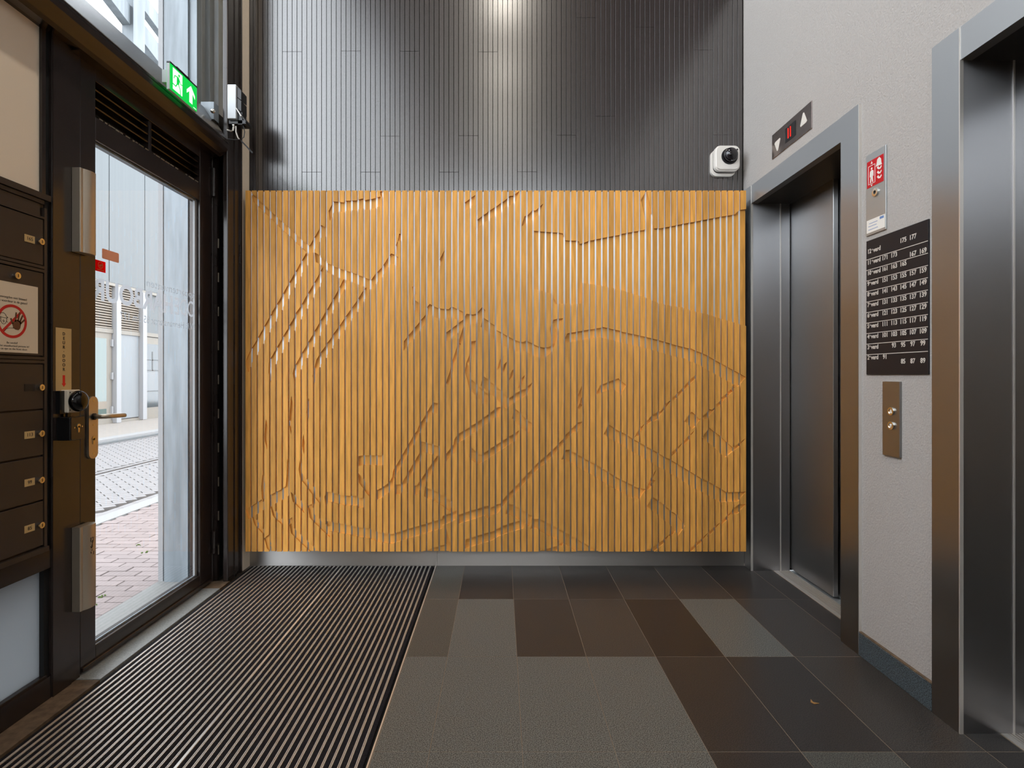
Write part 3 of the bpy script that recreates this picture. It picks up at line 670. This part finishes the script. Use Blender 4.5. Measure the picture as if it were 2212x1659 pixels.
# bright glazing beads round the pane
bx('glazing_bead', 'galv', dr, -1.726, -1.7195, 2.280, 3.069, .086, .094); bx('glazing_bead', 'galv', dr, -1.726, -1.7195, 2.280, 3.069, 2.198, 2.206)
bx('glazing_bead', 'street_white', dr, -1.730, -1.7195, 3.050, 3.070, .094, 2.198)
bx('louvre_back', 'rubber', dr, -1.760, -1.752, 2.279, 3.070, 2.302, 2.452)
for k in range(4):
    fr = lambda u, v, d: (u, d, v); z = 2.308+.037*k
    for y0_, y1_ in ((2.281, 2.632), (2.652, 3.068)):
        B().prism(fr, [(-1.712,z),(-1.708,z+.004),(-1.740,z+.034),(-1.745,z+.030)], y0_, y1_).build('louvre_slat', 'frame', dr)
dp('mullion', 'frame', -1.755, -1.706, 2.632, 2.652, 2.302, 2.452)
for y0_, y1_, z in ((2.30, 2.62, 2.3035), (2.66, 2.86, 2.3035), (2.93, 3.05, 2.3035)):
    b = B(); x = y0_
    while x < y1_:
        l = random.uniform(.01, .04); b.box(-1.7018, -1.6995, x, min(x+l, y1_), z-.004*random.random()-.001, z+.002); x += l+random.uniform(.003, .02)
    b.build('scuffed_edge', 'champagne', dr)
for z0_, z1_ in ((2.27, 2.435), (.17, .30)):
    g = B(); g.disc(lambda u, v, d: (u, v, d), -1.690, 3.194, .010, z0_, z1_, 14); g.disc(lambda u, v, d: (u, v, d), -1.690, 3.194, .012, (z0_+z1_)/2-.002, (z0_+z1_)/2+.002, 14)
    g.build('hinge', 'frame', dr, smooth=False)
# handle set
fr = LW(-1.701); g = B(); g.rbox(fr, 2.229, 2.280, .872, 1.130, .024, 0, .010); pl = g.build('handle_plate', 'champagne', dr)
g = B()
for z in (1.112, .892, 1.012): g.disc(fr, 2.2545, z, .0045, .010, .0112, 12)
g.build('plate_screw', 'brass', pl); pl.children[0].matrix_parent_inverse = Matrix.Identity(4)
g = B(); g.disc(fr, 2.2545, .957, .009, .010, .0125, 16); g.prism(fr, [(2.2495,.957),(2.2595,.957),(2.2595,.932),(2.2495,.932)], .010, .0125)
k_ = g.build('lock_cylinder', 'brass', pl); k_.matrix_parent_inverse = Matrix.Identity(4)
g = B(); g.tube([(-1.69,2.2545,1.046),(-1.655,2.2545,1.046),(-1.645,2.262,1.046),(-1.642,2.28,1.046),(-1.642,2.36,1.044),(-1.645,2.372,1.043)], .0095, 12)
g.build('lever', 'champagne', dr, smooth=True)
g = B(); g.disc(fr, 2.2545, 1.046, .014, .010, .016, 20); g.build('rosette', 'black', dr)
# lettering on the glass (reads from the street)
fg = LW(-1.7190); g = B()
def dt(txt, ya, yb, z, size, bold=0):
    """text fitted between ya (start, far) and yb (end, near) mirrored for a reader outside"""
    cu = bpy.data.curves.new('t', 'FONT'); cu.body = txt; cu.size = size; o = bpy.data.objects.new('t', cu); C.objects.link(o)
    bpy.context.view_layer.update(); wdt = o.dimensions.x; bpy.data.objects.remove(o); bpy.data.curves.remove(cu)
    g.text(fg, txt, ya, z, size, 0, 0, 'LEFT', mirror=-1, sx=(ya-yb)/wdt, bold=bold)
dt('HARBOUR', 2.850, 2.296, 1.580, .128, .0042); dt('ODE', 3.052, 2.866, 1.580, .128, .0005)
g.build('glass_lettering', 'decal', dr)
g = B(); dt('appartementen', 3.05, 2.636, 1.666, .054); dt('W.F. Hermansstraat 85 t/m 177', 3.052, 2.452, 1.486, .050)
g.build('glass_lettering', 'decal_line', dr)
# stickers on the glass
fs = LW(-1.7115)
g = B(); g.rbox(fs, 2.330, 2.432, 1.720, 1.763, .005, 0, .0008); g.build('paper_sticker', 'salmon', dr, label='salmon brown sticker high on the door glass')
g = B(); g.prism(fs, [(2.290,1.660),(2.350,1.660),(2.350,1.707),(2.290,1.707)], 0, .0008); rs = g.build('camera_sticker', 'red_film', dr, label='small red camera warning sticker on the glass')
g = B(); fs2 = LW(-1.7107); g.ring(fs2, 2.320, 1.688, .0125, .0150, 0, .0006, 24); g.prism(fs2, [(2.311,1.688),(2.328,1.694),(2.330,1.687),(2.314,1.681)], 0, .0006); g.prism(fs2, [(2.319,1.684),(2.324,1.685),(2.324,1.677),(2.321,1.677)], 0, .0006)
g.prism(fs2, [(2.300,1.665),(2.341,1.665),(2.341,1.669),(2.300,1.669)], 0, .0006)
k_ = g.build('print', translucent('sticker_print', (240,150,100)), rs); k_.matrix_parent_inverse = Matrix.Identity(4)
# magnetic lock covers
def cover(z0_, label):
    t = thing('door_lock_cover', label, 'lock', (-1.69, 2.19, z0_))
    zz = z0_+.333; fr = lambda u, v, d: (u, v, d)
    B().prism(fr, [(-1.694,2.144),(-1.663,2.144),(-1.661,2.146),(-1.660,2.150),(-1.660,2.156),(-1.694,2.156)], z0_, zz).build('side_flange', 'champagne', t)
    pts = [(-1.694,2.157),(-1.660,2.157)]+[(-1.660+.012*math.sin(PI*i/16)**.8 if i < 14 else -1.662, 2.157+.072*i/16) for i in range(1, 16)]+[(-1.668,2.229),(-1.694,2.229)]
    B().prism(fr, pts, z0_, zz).build('curved_cover', 'champagne', t)
    return t
cover(1.706, 'upper curved champagne aluminium lock cover on the door edge')
cover(.283, 'lower scuffed champagne aluminium lock cover near the floor')
g = B(); fr = LW(-1.6485)
for i in range(14):
    z = .52+random.uniform(-.03,.045); y = 2.19+random.uniform(-.008,.008); g.stroke(fr, [(y, z), (y+random.uniform(-.004,.004), z+random.uniform(.004,.014))], .0022, 0, .0012)
sc_ = g.build('scuff_marks', 'ink', [o for o in C.objects if o.name.startswith('door_lock_cover')][-1])
# gold door sticker
t = thing('door_release_sticker', 'gold vertical DEUR DOOR sticker with a red down arrow', 'sticker', (-1.694, 2.1, 1.28))
fr = LW(-1.694); g = B(); g.prism(fr, [(2.066,1.158),(2.141,1.158),(2.141,1.400),(2.066,1.400)], 0, .0008); g.build('backing_foil', 'sticker', t)
g = B(); z = 1.3775
for ch in ['D','E','U','R','·','D','O','O','R']: g.text(fr, ch, 2.1035, z, .017, .0008, .0014, bold=.0003); z -= .0172
g.build('lettering', 'ink', t)
g = B(); g.prism(fr, [(2.098,1.218),(2.098,1.186),(2.093,1.186),(2.1035,1.173),(2.114,1.186),(2.109,1.186),(2.109,1.218)], .0008, .0014); g.build('arrow', 'red_arrow', t)
# push button
t = thing('door_release_button', 'white box with a large black domed push button', 'button', (-1.69, 2.12, 1.12))
bx('bracket', 'black', t, -1.694, -1.678, 2.066, 2.100, 1.070, 1.158)
B().box(-1.694, -1.664, 2.088, 2.150, 1.073, 1.161, bev=.003).build('housing', 'beige_plastic', t)
g = B(); g.disc(LW(-1.664), 2.119, 1.117, .030, 0, .008, 28); g.build('collar', 'beige_plastic', t)
g = B(); g.sphere((-1.650, 2.122, 1.117), .0415, .62, 1, 1); g.build('dome', 'black_gloss', t, smooth=True)
g = B()
for z in (1.083, 1.151): g.disc(LW(-1.664), 2.097, z, .0028, 0, .0008, 10)
g.build('screw', 'ink', t)
t = thing('key_switch', 'black box with a brass euro key cylinder below the push button', 'key switch', (-1.69, 2.1, 1.01))
B().box(-1.694, -1.642, 2.069, 2.136, .968, 1.056, bev=.002).build('housing', 'black', t)
g = B(); g.rbox(LW(-1.642), 2.071, 2.137, .970, 1.056, .005, 0, .004); g.build('faceplate', 'frame', t)
g = B(); fr = LW(-1.638); g.disc(fr, 2.105, 1.022, .008, 0, .003, 18); g.prism(fr, [(2.1005,1.022),(2.1095,1.022),(2.1085,.996),(2.1015,.996)], 0, .003); g.build('cylinder', 'brass', t)
g = B(); g.disc(fr, 2.086, 1.016, .003, 0, .001, 10); g.disc(fr, 2.124, 1.018, .003, 0, .001, 10); g.build('screw', 'chrome', t)
g = B(); g.box(-1.685, -1.675, 2.10, 2.115, 1.056, 1.074); g.build('conduit', 'black', t)
# ------------------------------------------------------------------ MAILBOXES
mb = thing('mailbox_cabinet', 'dark brown wall cabinet of numbered mailboxes left of the door', 'mailboxes', (-1.72, 1.8, .57))
Y0m, Y1m = 1.50, 2.022
bx('carcass', 'mailbox', mb, -1.86, -1.712, Y0m, 2.032, .50, 1.888)
bx('side_trim', 'mailbox', mb, -1.712, -1.698, 2.020, 2.032, .57, 1.84); bx('shadow_gap', 'rubber', mb, -1.74, -1.71, 2.032, 2.054, 0, 2.515)
bx('top_trim', 'mailbox', mb, -1.712, -1.690, Y0m, 2.040, 1.868, 1.890); bx('top_band', 'mailbox', mb, -1.712, -1.702, Y0m, 2.005, 1.806, 1.850)
bx('top_trim', 'mailbox', mb, -1.712, -1.697, Y0m, 2.018, 1.852, 1.866)
bx('rail', 'mailbox', mb, -1.712, -1.697, Y0m, 2.020, 1.797, 1.805)
bx('rail', 'mailbox', mb, -1.712, -1.696, Y0m, 2.020, 1.612, 1.622); bx('rail', 'mailbox', mb, -1.712, -1.697, Y0m, 2.020, 1.599, 1.609)
bx('rail', 'mailbox', mb, -1.712, -1.696, Y0m, 2.020, 1.275, 1.285); bx('rail', 'mailbox', mb, -1.712, -1.697, Y0m, 2.020, 1.262, 1.272)
bx('bottom_trim', 'mailbox', mb, -1.712, -1.690, Y0m, 2.032, .562, .580)
doors = [(1.625,1.794,'165'),(1.289,1.596,None),(1.094,1.258,''),(.923,1.088,'113'),(.757,.917,'99'),(.588,.751,'85')]
def child(bld, name, m, par):
    o = bld.build(name, m, par); o.matrix_parent_inverse = Matrix.Identity(4); return o
for z0_, z1_, num in doors:
    d = B().box(-1.712, -1.699, Y0m+.004, Y1m-.006, z0_, z1_, bev=.0015).build('mailbox_door', 'mailbox', mb)
    fr = LW(-1.699); zc = z1_-.085 if num is not None else 0
    ly, lz = (1.998, zc) if num is not None else (1.898, 1.566)
    g = B(); g.disc(fr, ly, lz, .0115, 0, .012, 24); child(g, 'lock', 'chrome', d)
    g = B(); g.disc(fr, ly, lz, .0095, .012, .0128, 20); child(g, 'lock_face', 'brass', d)
    g = B(); g.prism(fr, [(ly-.0014,lz-.0055),(ly+.0014,lz-.0055),(ly+.0014,lz+.005),(ly-.0014,lz+.005)], .0128, .0132); child(g, 'keyhole', 'ink', d)
    if num is not None:
        g = B(); g.prism(fr, [(1.936,zc-.013),(1.978,zc-.013),(1.978,zc+.013),(1.936,zc+.013)], 0, .0015); child(g, 'number_plate', 'sticker' if num else 'ink', d)
        if num: g = B(); g.text(fr, num, 1.957, zc, .018, .0015, .002); child(g, 'number', 'ink', d)
# warning notice
t = thing('warning_notice', 'paper notice with a red prohibition circle over a raised hand', 'notice', (-1.697, 1.88, 1.4))
fr = LW(-1.6985); g = B(); g.prism(fr, [(1.781,1.297),(1.991,1.297),(1.991,1.540),(1.781,1.540)], 0, .001); g.build('sheet', 'paper', t)
uc, vc = 1.886, 1.405
g = B(); g.ring(fr, uc, vc, .0490, .0585, .001, .0014, 48); g.stroke(fr, [(uc-.038, vc-.038), (uc+.038, vc+.038)], .009, .001, .0013); g.build('prohibition_ring', 'red', t)
g = B(); W_ = lambda x, y: (uc+(x-235)/7.9/1000*14.0*.98*.5+.0, vc+(985-y)/7.9/1000*13.0*.5*1.28)
W_ = lambda x, y: (uc+(x-235)*.000245, vc+(985-y)*.000207)
g.prism(fr, [W_(250,1090),W_(285,1118),W_(335,1122),W_(362,1090),W_(378,1000),W_(355,960),W_(300,950),W_(262,985),W_(235,1020)], .0014, .0018)
for a_, b_ in (((240,1020),(215,945)),((285,975),(298,835)),((325,970),(352,830)),((355,985),(400,872)),((365,1010),(430,940))): g.stroke(fr, [W_(*a_), W_(*b_)], .0060, .0014, .0018)
g.build('hand', 'brown_hand', t)
g = B(); 
face = [(55,935),(60,1000),(80,1035),(105,1045),(130,1030),(145,985),(148,935)]
g.stroke(fr, [W_(*q) for q in face], .0014, .0014, .0017); g.stroke(fr, [W_(*q) for q in [(35,930),(40,890),(60,862),(100,858),(130,880),(140,910),(168,930),(150,942),(100,940),(35,925)]], .0014, .0014, .0017)
g.stroke(fr, [W_(*q) for q in [(90,985),(100,975),(112,990),(110,1010),(98,1015),(90,985)]], .0012, .0014, .0017)
g.stroke(fr, [W_(*q) for q in [(15,1000),(60,1000)]], .0014, .0014, .0017); g.stroke(fr, [W_(*q) for q in [(148,1000),(165,1008)]], .0014, .0014, .0017)
g.stroke(fr, [W_(*q) for q in [(105,1165),(140,1120),(180,1100),(258,1095)]], .0014, .0018, .0021)
g.text(fr, 'Laat onbevoegden niet binnen!', uc-.012, 1.487, .0115, .001, .0014); g.text(fr, 'Houd de voordeur in de gaten!', uc-.012, 1.4735, .0115, .001, .0014)
g.text(fr, 'Be careful!', uc, 1.330, .0100, .001, .0014); g.text(fr, "Don't let unauthorised persons in!", uc-.002, 1.3195, .0100, .001, .0014); g.text(fr, 'Keep an eye on the front door.', uc-.002, 1.309, .0100, .001, .0014)
g.build('print', 'ink', t)
# panels above and below the mailboxes
bx('cream_panel', 'cream_panel', wl, -1.90, -1.716, 1.50, 2.018, 1.893, 2.583)
bx('panel_frame', 'frame', wl, -1.78, -1.705, 2.018, 2.034, 1.890, 2.512); bx('panel_frame', 'frame', wl, -1.78, -1.706, 1.44, 1.502, 0, 2.512)
w2 = struct('window_2', 'frosted glass pane in a dark frame below the mailboxes')
bx('frosted_pane', 'frost', w2, -1.734, -1.726, 1.50, 2.030, .090, .486)
bx('frame_rail', 'frame', w2, -1.78, -1.700, 1.50, 2.054, .492, .56); bx('frame_rail', 'frame', w2, -1.78, -1.700, 1.50, 2.054, 0, .083)
bx('frame_rail', 'frame', w2, -1.76, -1.708, 1.50, 2.044, .083, .092); bx('frame_stile', 'frame', w2, -1.78, -1.714, 2.036, 2.054, .083, .492)
bx('glazing_bead', 'galv', w2, -1.726, -1.720, 1.50, 2.030, .484, .489)
# ------------------------------------------------------------------ EXIT SIGN
t = thing('exit_sign', 'lit green emergency exit sign with running figure and up arrow', 'sign', (-1.56, 2.65, 2.62))
ya, yb, za, zb = 2.546, 2.768, 2.561, 2.683
bx('edge_case', 'grey_plastic', t, -1.565, -1.552, ya-.003, yb+.003, za-.002, zb+.002)
bx('top_housing', 'black', t, -1.566, -1.549, ya-.003, yb+.003, zb-.001, zb+.007); bx('top_housing', 'black', t, -1.566, -1.550, ya+.05, yb-.06, zb+.007, zb+.013)
bx('face', 'green', t, -1.552, -1.5500, ya, yb, za, zb); bx('face', 'green', t, -1.5675, -1.5655, ya, yb, za, zb)
bx('mount', 'grey_plastic', t, -1.598, -1.565, 2.56, 2.60, 2.60, 2.66)
fr = LW(-1.550); E = lambda u, v: (ya+u*(yb-ya), za+v*(zb-za))
g = B(); g.prism(fr, [E(.09,.10),E(.43,.10),E(.43,.92),E(.09,.92)], 0, .0005)
g.prism(fr, [E(.60,.56),E(.76,.84),E(.92,.56),E(.92,.42),E(.82,.58),E(.82,.14),E(.70,.14),E(.70,.58),E(.60,.42)], 0, .0005)
g.prism(fr, [E(.86,.05),E(.97,.05),E(.97,.075),E(.86,.075)], 0, .0005)
g.build('pictogram', 'exit_white', t)
g = B(); g.disc(fr, *E(.31,.80), .0068, .0005, .0009, 14)
g.prism(fr, [E(.23,.72),E(.30,.72),E(.33,.60),E(.30,.40),E(.22,.42)], .0005, .0009)
g.stroke(fr, [E(.25,.70),E(.15,.66),E(.13,.54)], .0050, .0005, .0009); g.stroke(fr, [E(.31,.66),E(.37,.52),E(.44,.54)], .0046, .0005, .0009)
g.stroke(fr, [E(.25,.44),E(.19,.28),E(.06,.30)], .0058, .0005, .0009); g.stroke(fr, [E(.29,.44),E(.35,.28),E(.36,.08)], .0058, .0005, .0009)
g.build('running_figure', 'green', t)
# ------------------------------------------------------------------ relay box on the post
t = thing('door_relay_box', 'grey and black control box with loose cables on the dark post', 'control box', (-1.58, 3.24, 2.8))
B().box(-1.602, -1.552, 3.18, 3.27, 2.722, 2.922, bev=.002).build('grey_case', 'grey_plastic', t)
B().box(-1.604, -1.5, 3.20, 3.27, 2.70, 2.722, bev=.001).build('back_plate', 'black', t)
TRX = lambda u, v, d: (u, d, v)
g = B(); g.prism(TRX, [(-1.551,2.912),(-1.538,2.905),(-1.526,2.89),(-1.526,2.835),(-1.551,2.855)], 3.19, 3.26); g.prism(TRX, [(-1.551,2.850),(-1.526,2.830),(-1.526,2.768),(-1.551,2.790)], 3.19, 3.26); g.build('black_case', 'black', t)
g = B(); g.prism(TRX, [(-1.553,2.782),(-1.549,2.784),(-1.520,2.738),(-1.524,2.734)], 3.18, 3.25); g.build('hatch_edge', 'white_plastic', t)
g = B(); g.prism(TRX, [(-1.549,2.784),(-1.544,2.782),(-1.498,2.708),(-1.502,2.704)], 3.19, 3.25); g.build('hatch', 'black', t)
B().box(-1.552, -1.522, 3.20, 3.25, 2.695, 2.77, bev=.002).build('terminal', 'black', t)
g = B(); g.disc(lambda u, v, d: (u, v, d), -1.580, 3.215, .009, 2.683, 2.722, 12); g.disc(lambda u, v, d: (u, v, d), -1.580, 3.215, .011, 2.695, 2.708, 6); g.build('cable_gland', 'chrome', t)
g = B(); g.tube([(-1.580,3.21,2.69),(-1.581,3.205,2.665),(-1.590,3.20,2.655),(-1.612,3.195,2.662)], .005); g.build('cable', 'wire_white', t, smooth=True)
g = B(); g.tube([(-1.566,3.21,2.69),(-1.566,3.21,2.655),(-1.556,3.21,2.625),(-1.545,3.21,2.61)], .004); g.build('cable', 'wire_white', t, smooth=True)
g = B(); g.tube([(-1.530,3.215,2.735),(-1.523,3.21,2.695),(-1.512,3.205,2.655),(-1.515,3.20,2.62),(-1.53,3.195,2.605),(-1.56,3.19,2.600),(-1.60,3.185,2.603),(-1.63,3.18,2.597),(-1.645,3.175,2.575)], .0028); g.build('cable', 'wire', t, smooth=True)
B().prism(TRX, [(-1.548,2.612),(-1.543,2.617),(-1.470,2.540),(-1.475,2.533)], 3.22, 3.226).build('strap', 'wire', t)
# ------------------------------------------------------------------ ceiling lamps (above the frame)
for i, (lx, ly, p) in enumerate(LAMPS):
    g = B(); g.ring(FL(CEIL), lx, ly, .085, .105, -.03, 0, 24); g.build('light_rim', 'white_plastic', ce)
# ------------------------------------------------------------------ OUTSIDE
t = thing('steel_column', 'grey galvanised steel column just outside the entrance door', 'column', (-1.9, 3.3, 0))
bx('shaft', 'galv', t, -1.985, -1.845, 3.20, 3.27, -.02, 6.5); bx('shaft', 'galv', t, -1.845, -1.800, 3.215, 3.27, -.02, 6.5)
bx('web', 'galv', t, -1.930, -1.86, 3.27, 3.44, -.02, 6.5); bx('shaft', 'galv', t, -1.86, -1.785, 3.33, 3.46, -.02, 6.5); bx('web', 'galv', t, -1.785, -1.758, 3.38, 3.46, 2.8, 6.5)
bx('downpipe', 'street_white', t, -2.026, -1.998, 3.21, 3.24, -.02, 6.5)
t = thing('balcony_frame', 'grey steel balcony frame against the white sky', 'steel frame', (-2.6, 3.9, 3.0))
BF = LW(-2.66)
bx('upright', 'galv', t, -2.66, -2.58, 3.812, 3.935, 2.95, 6.5)
bx('upright', 'galv', t, -2.66, -2.58, 3.28, 3.355, 3.62, 6.5)
B().prism(BF, [(2.9,3.905),(2.9,4.03),(5.0,3.53),(5.0,3.38)], 0, .06).build('brace', 'galv', t)
B().prism(BF, [(3.3,4.13),(3.3,4.25),(5.0,3.86),(5.0,3.74)], -.06, -.01).build('brace', 'galv', t)
st = thing('street', 'pale brick paved street seen through the door', 'street', (-5, 7, -.03))
bx('base', 'joint', st, -9.6, -1.905, -6, 26, -.2, -.045)
bx('entrance_slab', 'concrete', st, -2.025, -1.905, -2, 1.52, -.045, .0)
bx('entrance_slab', 'concrete', st, -2.025, -1.782, 1.523, 3.455, -.045, .0)
bx('entrance_slab', 'concrete', st, -2.025, -1.905, 3.458, 9, -.045, .0)
# near pavement: single bricks laid across, offset rows
bl, bw = .208, .078; cnt = 0; pav_me = None; rest = B(); bricks = []
y = 1.6; rowi = 0
while y < 8.5:
    x = -2.032+(rowi % 2)*bl*.5
    while x > -3.32:
        x1_, x0_ = min(x, -2.032), max(x-bl, -3.305)
        if x1_-x0_ > .03: bricks.append((x0_, x1_, y))
        x -= bl
    y += bw; rowi += 1
vis = lambda q: 1.32*abs((q[0]+q[1])/2)-.05 < q[2] < 1.66*abs((q[0]+q[1])/2)+.1
bricks.sort(key=lambda q: (not vis(q), q[2]))
for x0_, x1_, y in bricks:
    zt = -.006+random.uniform(-.001, .0015)
    if cnt < 298 and vis((x0_, x1_, y)) and abs(x1_-x0_-bl) < .001:
        if pav_me is None:
            o = B().box(.0035, bl-.0035, .003, bw-.003, -.04, 0, bev=.002).build('paving_brick', 'paver', st); pav_me = o.data
        else:
            o = bpy.data.objects.new('paving_brick', pav_me); C.objects.link(o); o.parent = st
        o.matrix_parent_inverse = Matrix.Translation(-st.location); o.location = (x0_, y, zt); cnt += 1
    else: rest.box(x0_+.0035, x1_-.0035, y+.003, y+bw-.003, -.045, zt)
rest.build('paving_bricks', 'paver', st, kind='stuff')
bx('white_kerb_line', 'kerb', st, -3.47, -3.31, -2, 22, -.045, -.002)
g = B(); q2 = math.sqrt(.5)
for j in range(-90, 120):
    for i in range(-80, 80):
        u_ = i*.205+(j % 2)*.1; v_ = j*.098
        cx3, cy3 = -5.2+(u_+v_)*q2, 8.0+(u_-v_)*q2
        if not (-6.93 < cx3 < -3.57) or -5.10 < cx3 < -4.89 or not (1.0*abs(cx3) < cy3 < 2.3*abs(cx3)): continue
        pts = [(cx3+(a*.097+b_*.044)*q2, cy3+(a*.097-b_*.044)*q2) for a, b_ in ((-1,-1),(1,-1),(1,1),(-1,1))]
        g.prism(FL(0), pts, -.045, -.008)
for x0_, x1_ in ((-7.02,-6.985), (-3.56,-3.475), (-5.10,-5.025), (-4.965,-4.89)):
    y = 4.0
    while y < 14: g.box(x0_, x1_, y, y+.198, -.045, -.0082); y += .205
g.build('road_bricks', 'paver_far', st, kind='stuff')
bx('drain_slot', 'drain', st, -5.02, -4.97, -2, 22, -.045, -.004)
bx('gutter', 'gutter', st, -7.14, -7.02, -2, 22, -.045, .02); bx('kerb', 'kerb', st, -7.42, -7.14, -2, 22, -.045, .06)
bx('far_pavement', noisy(mat('far_pavement', (133,127,121), .85), (1,1,1), 12, .05), st, -9.5, -7.42, -2, 22, -.045, .055)
g = B()
for (wx, wy) in ((-2.6,3.9),(-2.2,3.0),(-2.15,2.87),(-2.45,3.75),(-9.30,14.0)):
    for i in range(6):
        a = random.uniform(0, 2*PI); d = random.uniform(.004, .013)
        cx2, cy2 = wx+random.uniform(-.015,.015), wy+random.uniform(-.02,.02)
        g.prism(FL(-.006 if wx > -8 else .055), [(cx2, cy2), (cx2+d*math.cos(a), cy2+d*math.sin(a)), (cx2+d*math.cos(a+.5), cy2+d*math.sin(a+.5))], .0, .008)
g.build('weeds', 'weed', st, kind='stuff')
# opposite building
XB = -9.4
bd = thing('building', 'pale blue grey building with beige louvres across the street', 'building', (XB, 14, 0))
bx('wall_core', 'facade_low', bd, XB-1.5, XB-.12, 2, 26, .056, 7.4)
def Yf(px): return F*9.4/(CX-px)
ys = [6.7, 9.0, 11.3, Yf(236), Yf(313), 16.8, 19.1, 21.4]
for a_, b_ in zip(ys, ys[1:]): B().box(XB-.12, XB, a_+.012, b_-.012, 3.46, 7.4, bev=.004).build('cladding_panel', 'facade', bd)
bx('ledge', 'facade_frame', bd, XB-.12, XB+.03, 6.7, 21.4, 3.38, 3.45)
posts = [(Yf(247), Yf(257)), (Yf(304.5), Yf(313))]
posts = [(posts[0][0]-4.0, posts[0][1]-4.0), (posts[0][0]-2.0, posts[0][1]-2.0)]+posts+[(posts[1][0]+1.35, posts[1][1]+1.35)]
for a_, b_ in posts: B().box(XB-.12, XB+.06, a_, b_, .06, 3.38, bev=.004).build('post', 'street_white', bd)
for i, (a_, b_) in enumerate([(posts[1][1], posts[2][0]), (posts[2][1], posts[3][0])]):
    a0 = max(a_, 11.75) if i == 0 else a_
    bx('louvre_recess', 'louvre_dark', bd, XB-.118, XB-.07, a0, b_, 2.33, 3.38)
    for k in range(17):
        z = 2.35+k*.061; B().box(XB-.07, XB-.03, a0+.01, b_-.03, z, z+.033, bev=.003).build('louvre_slat', 'louvre', bd)
    bx('louvre_rail', 'facade_frame', bd, XB-.07, XB-.02, a0, b_, 2.24, 2.34)
# glazed door, blank panel, glazed door
a_, b_ = posts[1][1], posts[2][0]; d0 = b_-1.06
bx('flat_panel', 'facade_low', bd, XB-.10, XB-.05, a_, d0, .12, 2.24)
dd = bx('door', 'facade_frame', bd, XB-.10, XB-.05, d0, b_-.02, .12, 2.24)
child(B().box(XB-.05, XB-.045, d0+.12, b_-.20, .30, 2.10), 'pane', 'street_glass', dd)
for z in (.30, 1.12, 1.92): child(B().box(XB-.05, XB-.0, b_-.07, b_-.03, z, z+.17), 'hinge', 'street_white', dd)
child(B().box(XB-.045, XB-.043, d0+.12, b_-.20, .42, .60), 'interior_shelf', 'louvre', dd)
a_, b_ = posts[2][1], posts[3][0]; B().box(XB-.10, XB-.05, a_+.01, b_-.01, .14, 2.24, bev=.003).build('flat_panel', 'facade_low', bd)
a_, b_ = posts[3][1], posts[4][0]; bx('flat_panel', 'facade', bd, XB-.10, XB-.05, a_, b_, 2.36, 3.38)
bx('lintel', 'facade_frame', bd, XB-.10, XB-.03, a_, b_, 2.26, 2.36)
dd = bx('door', 'facade_frame', bd, XB-.10, XB-.05, a_+.02, b_-.05, .12, 2.24)
child(B().box(XB-.05, XB-.045, a_+.09, b_-.19, .36, 2.06), 'pane', 'street_glass_dark', dd)
g = B()
for z in (.78, 1.34, 1.62): g.box(XB-.045, XB-.04, a_+.10, b_-.20, z, z+.025)
g.box(XB-.045, XB-.04, a_+.36, a_+.40, 1.34, 1.86); g.box(XB-.045, XB-.04, b_-.42, b_-.38, 1.34, 1.86)
child(g, 'glazing_bar', 'gutter', dd)
child(B().box(XB-.044, XB-.042, a_+.12, b_-.22, .80, 1.30), 'blind', 'facade_low', dd)
child(B().box(XB-.05, XB+.0, b_-.20, b_-.06, 1.14, 1.16), 'door_handle', 'street_white', dd)
bx('plinth', 'facade_frame', bd, XB-.12, XB-.04, 6.7, 21.4, .056, .12)
# fix parents of nested children whose parent frames are shifted
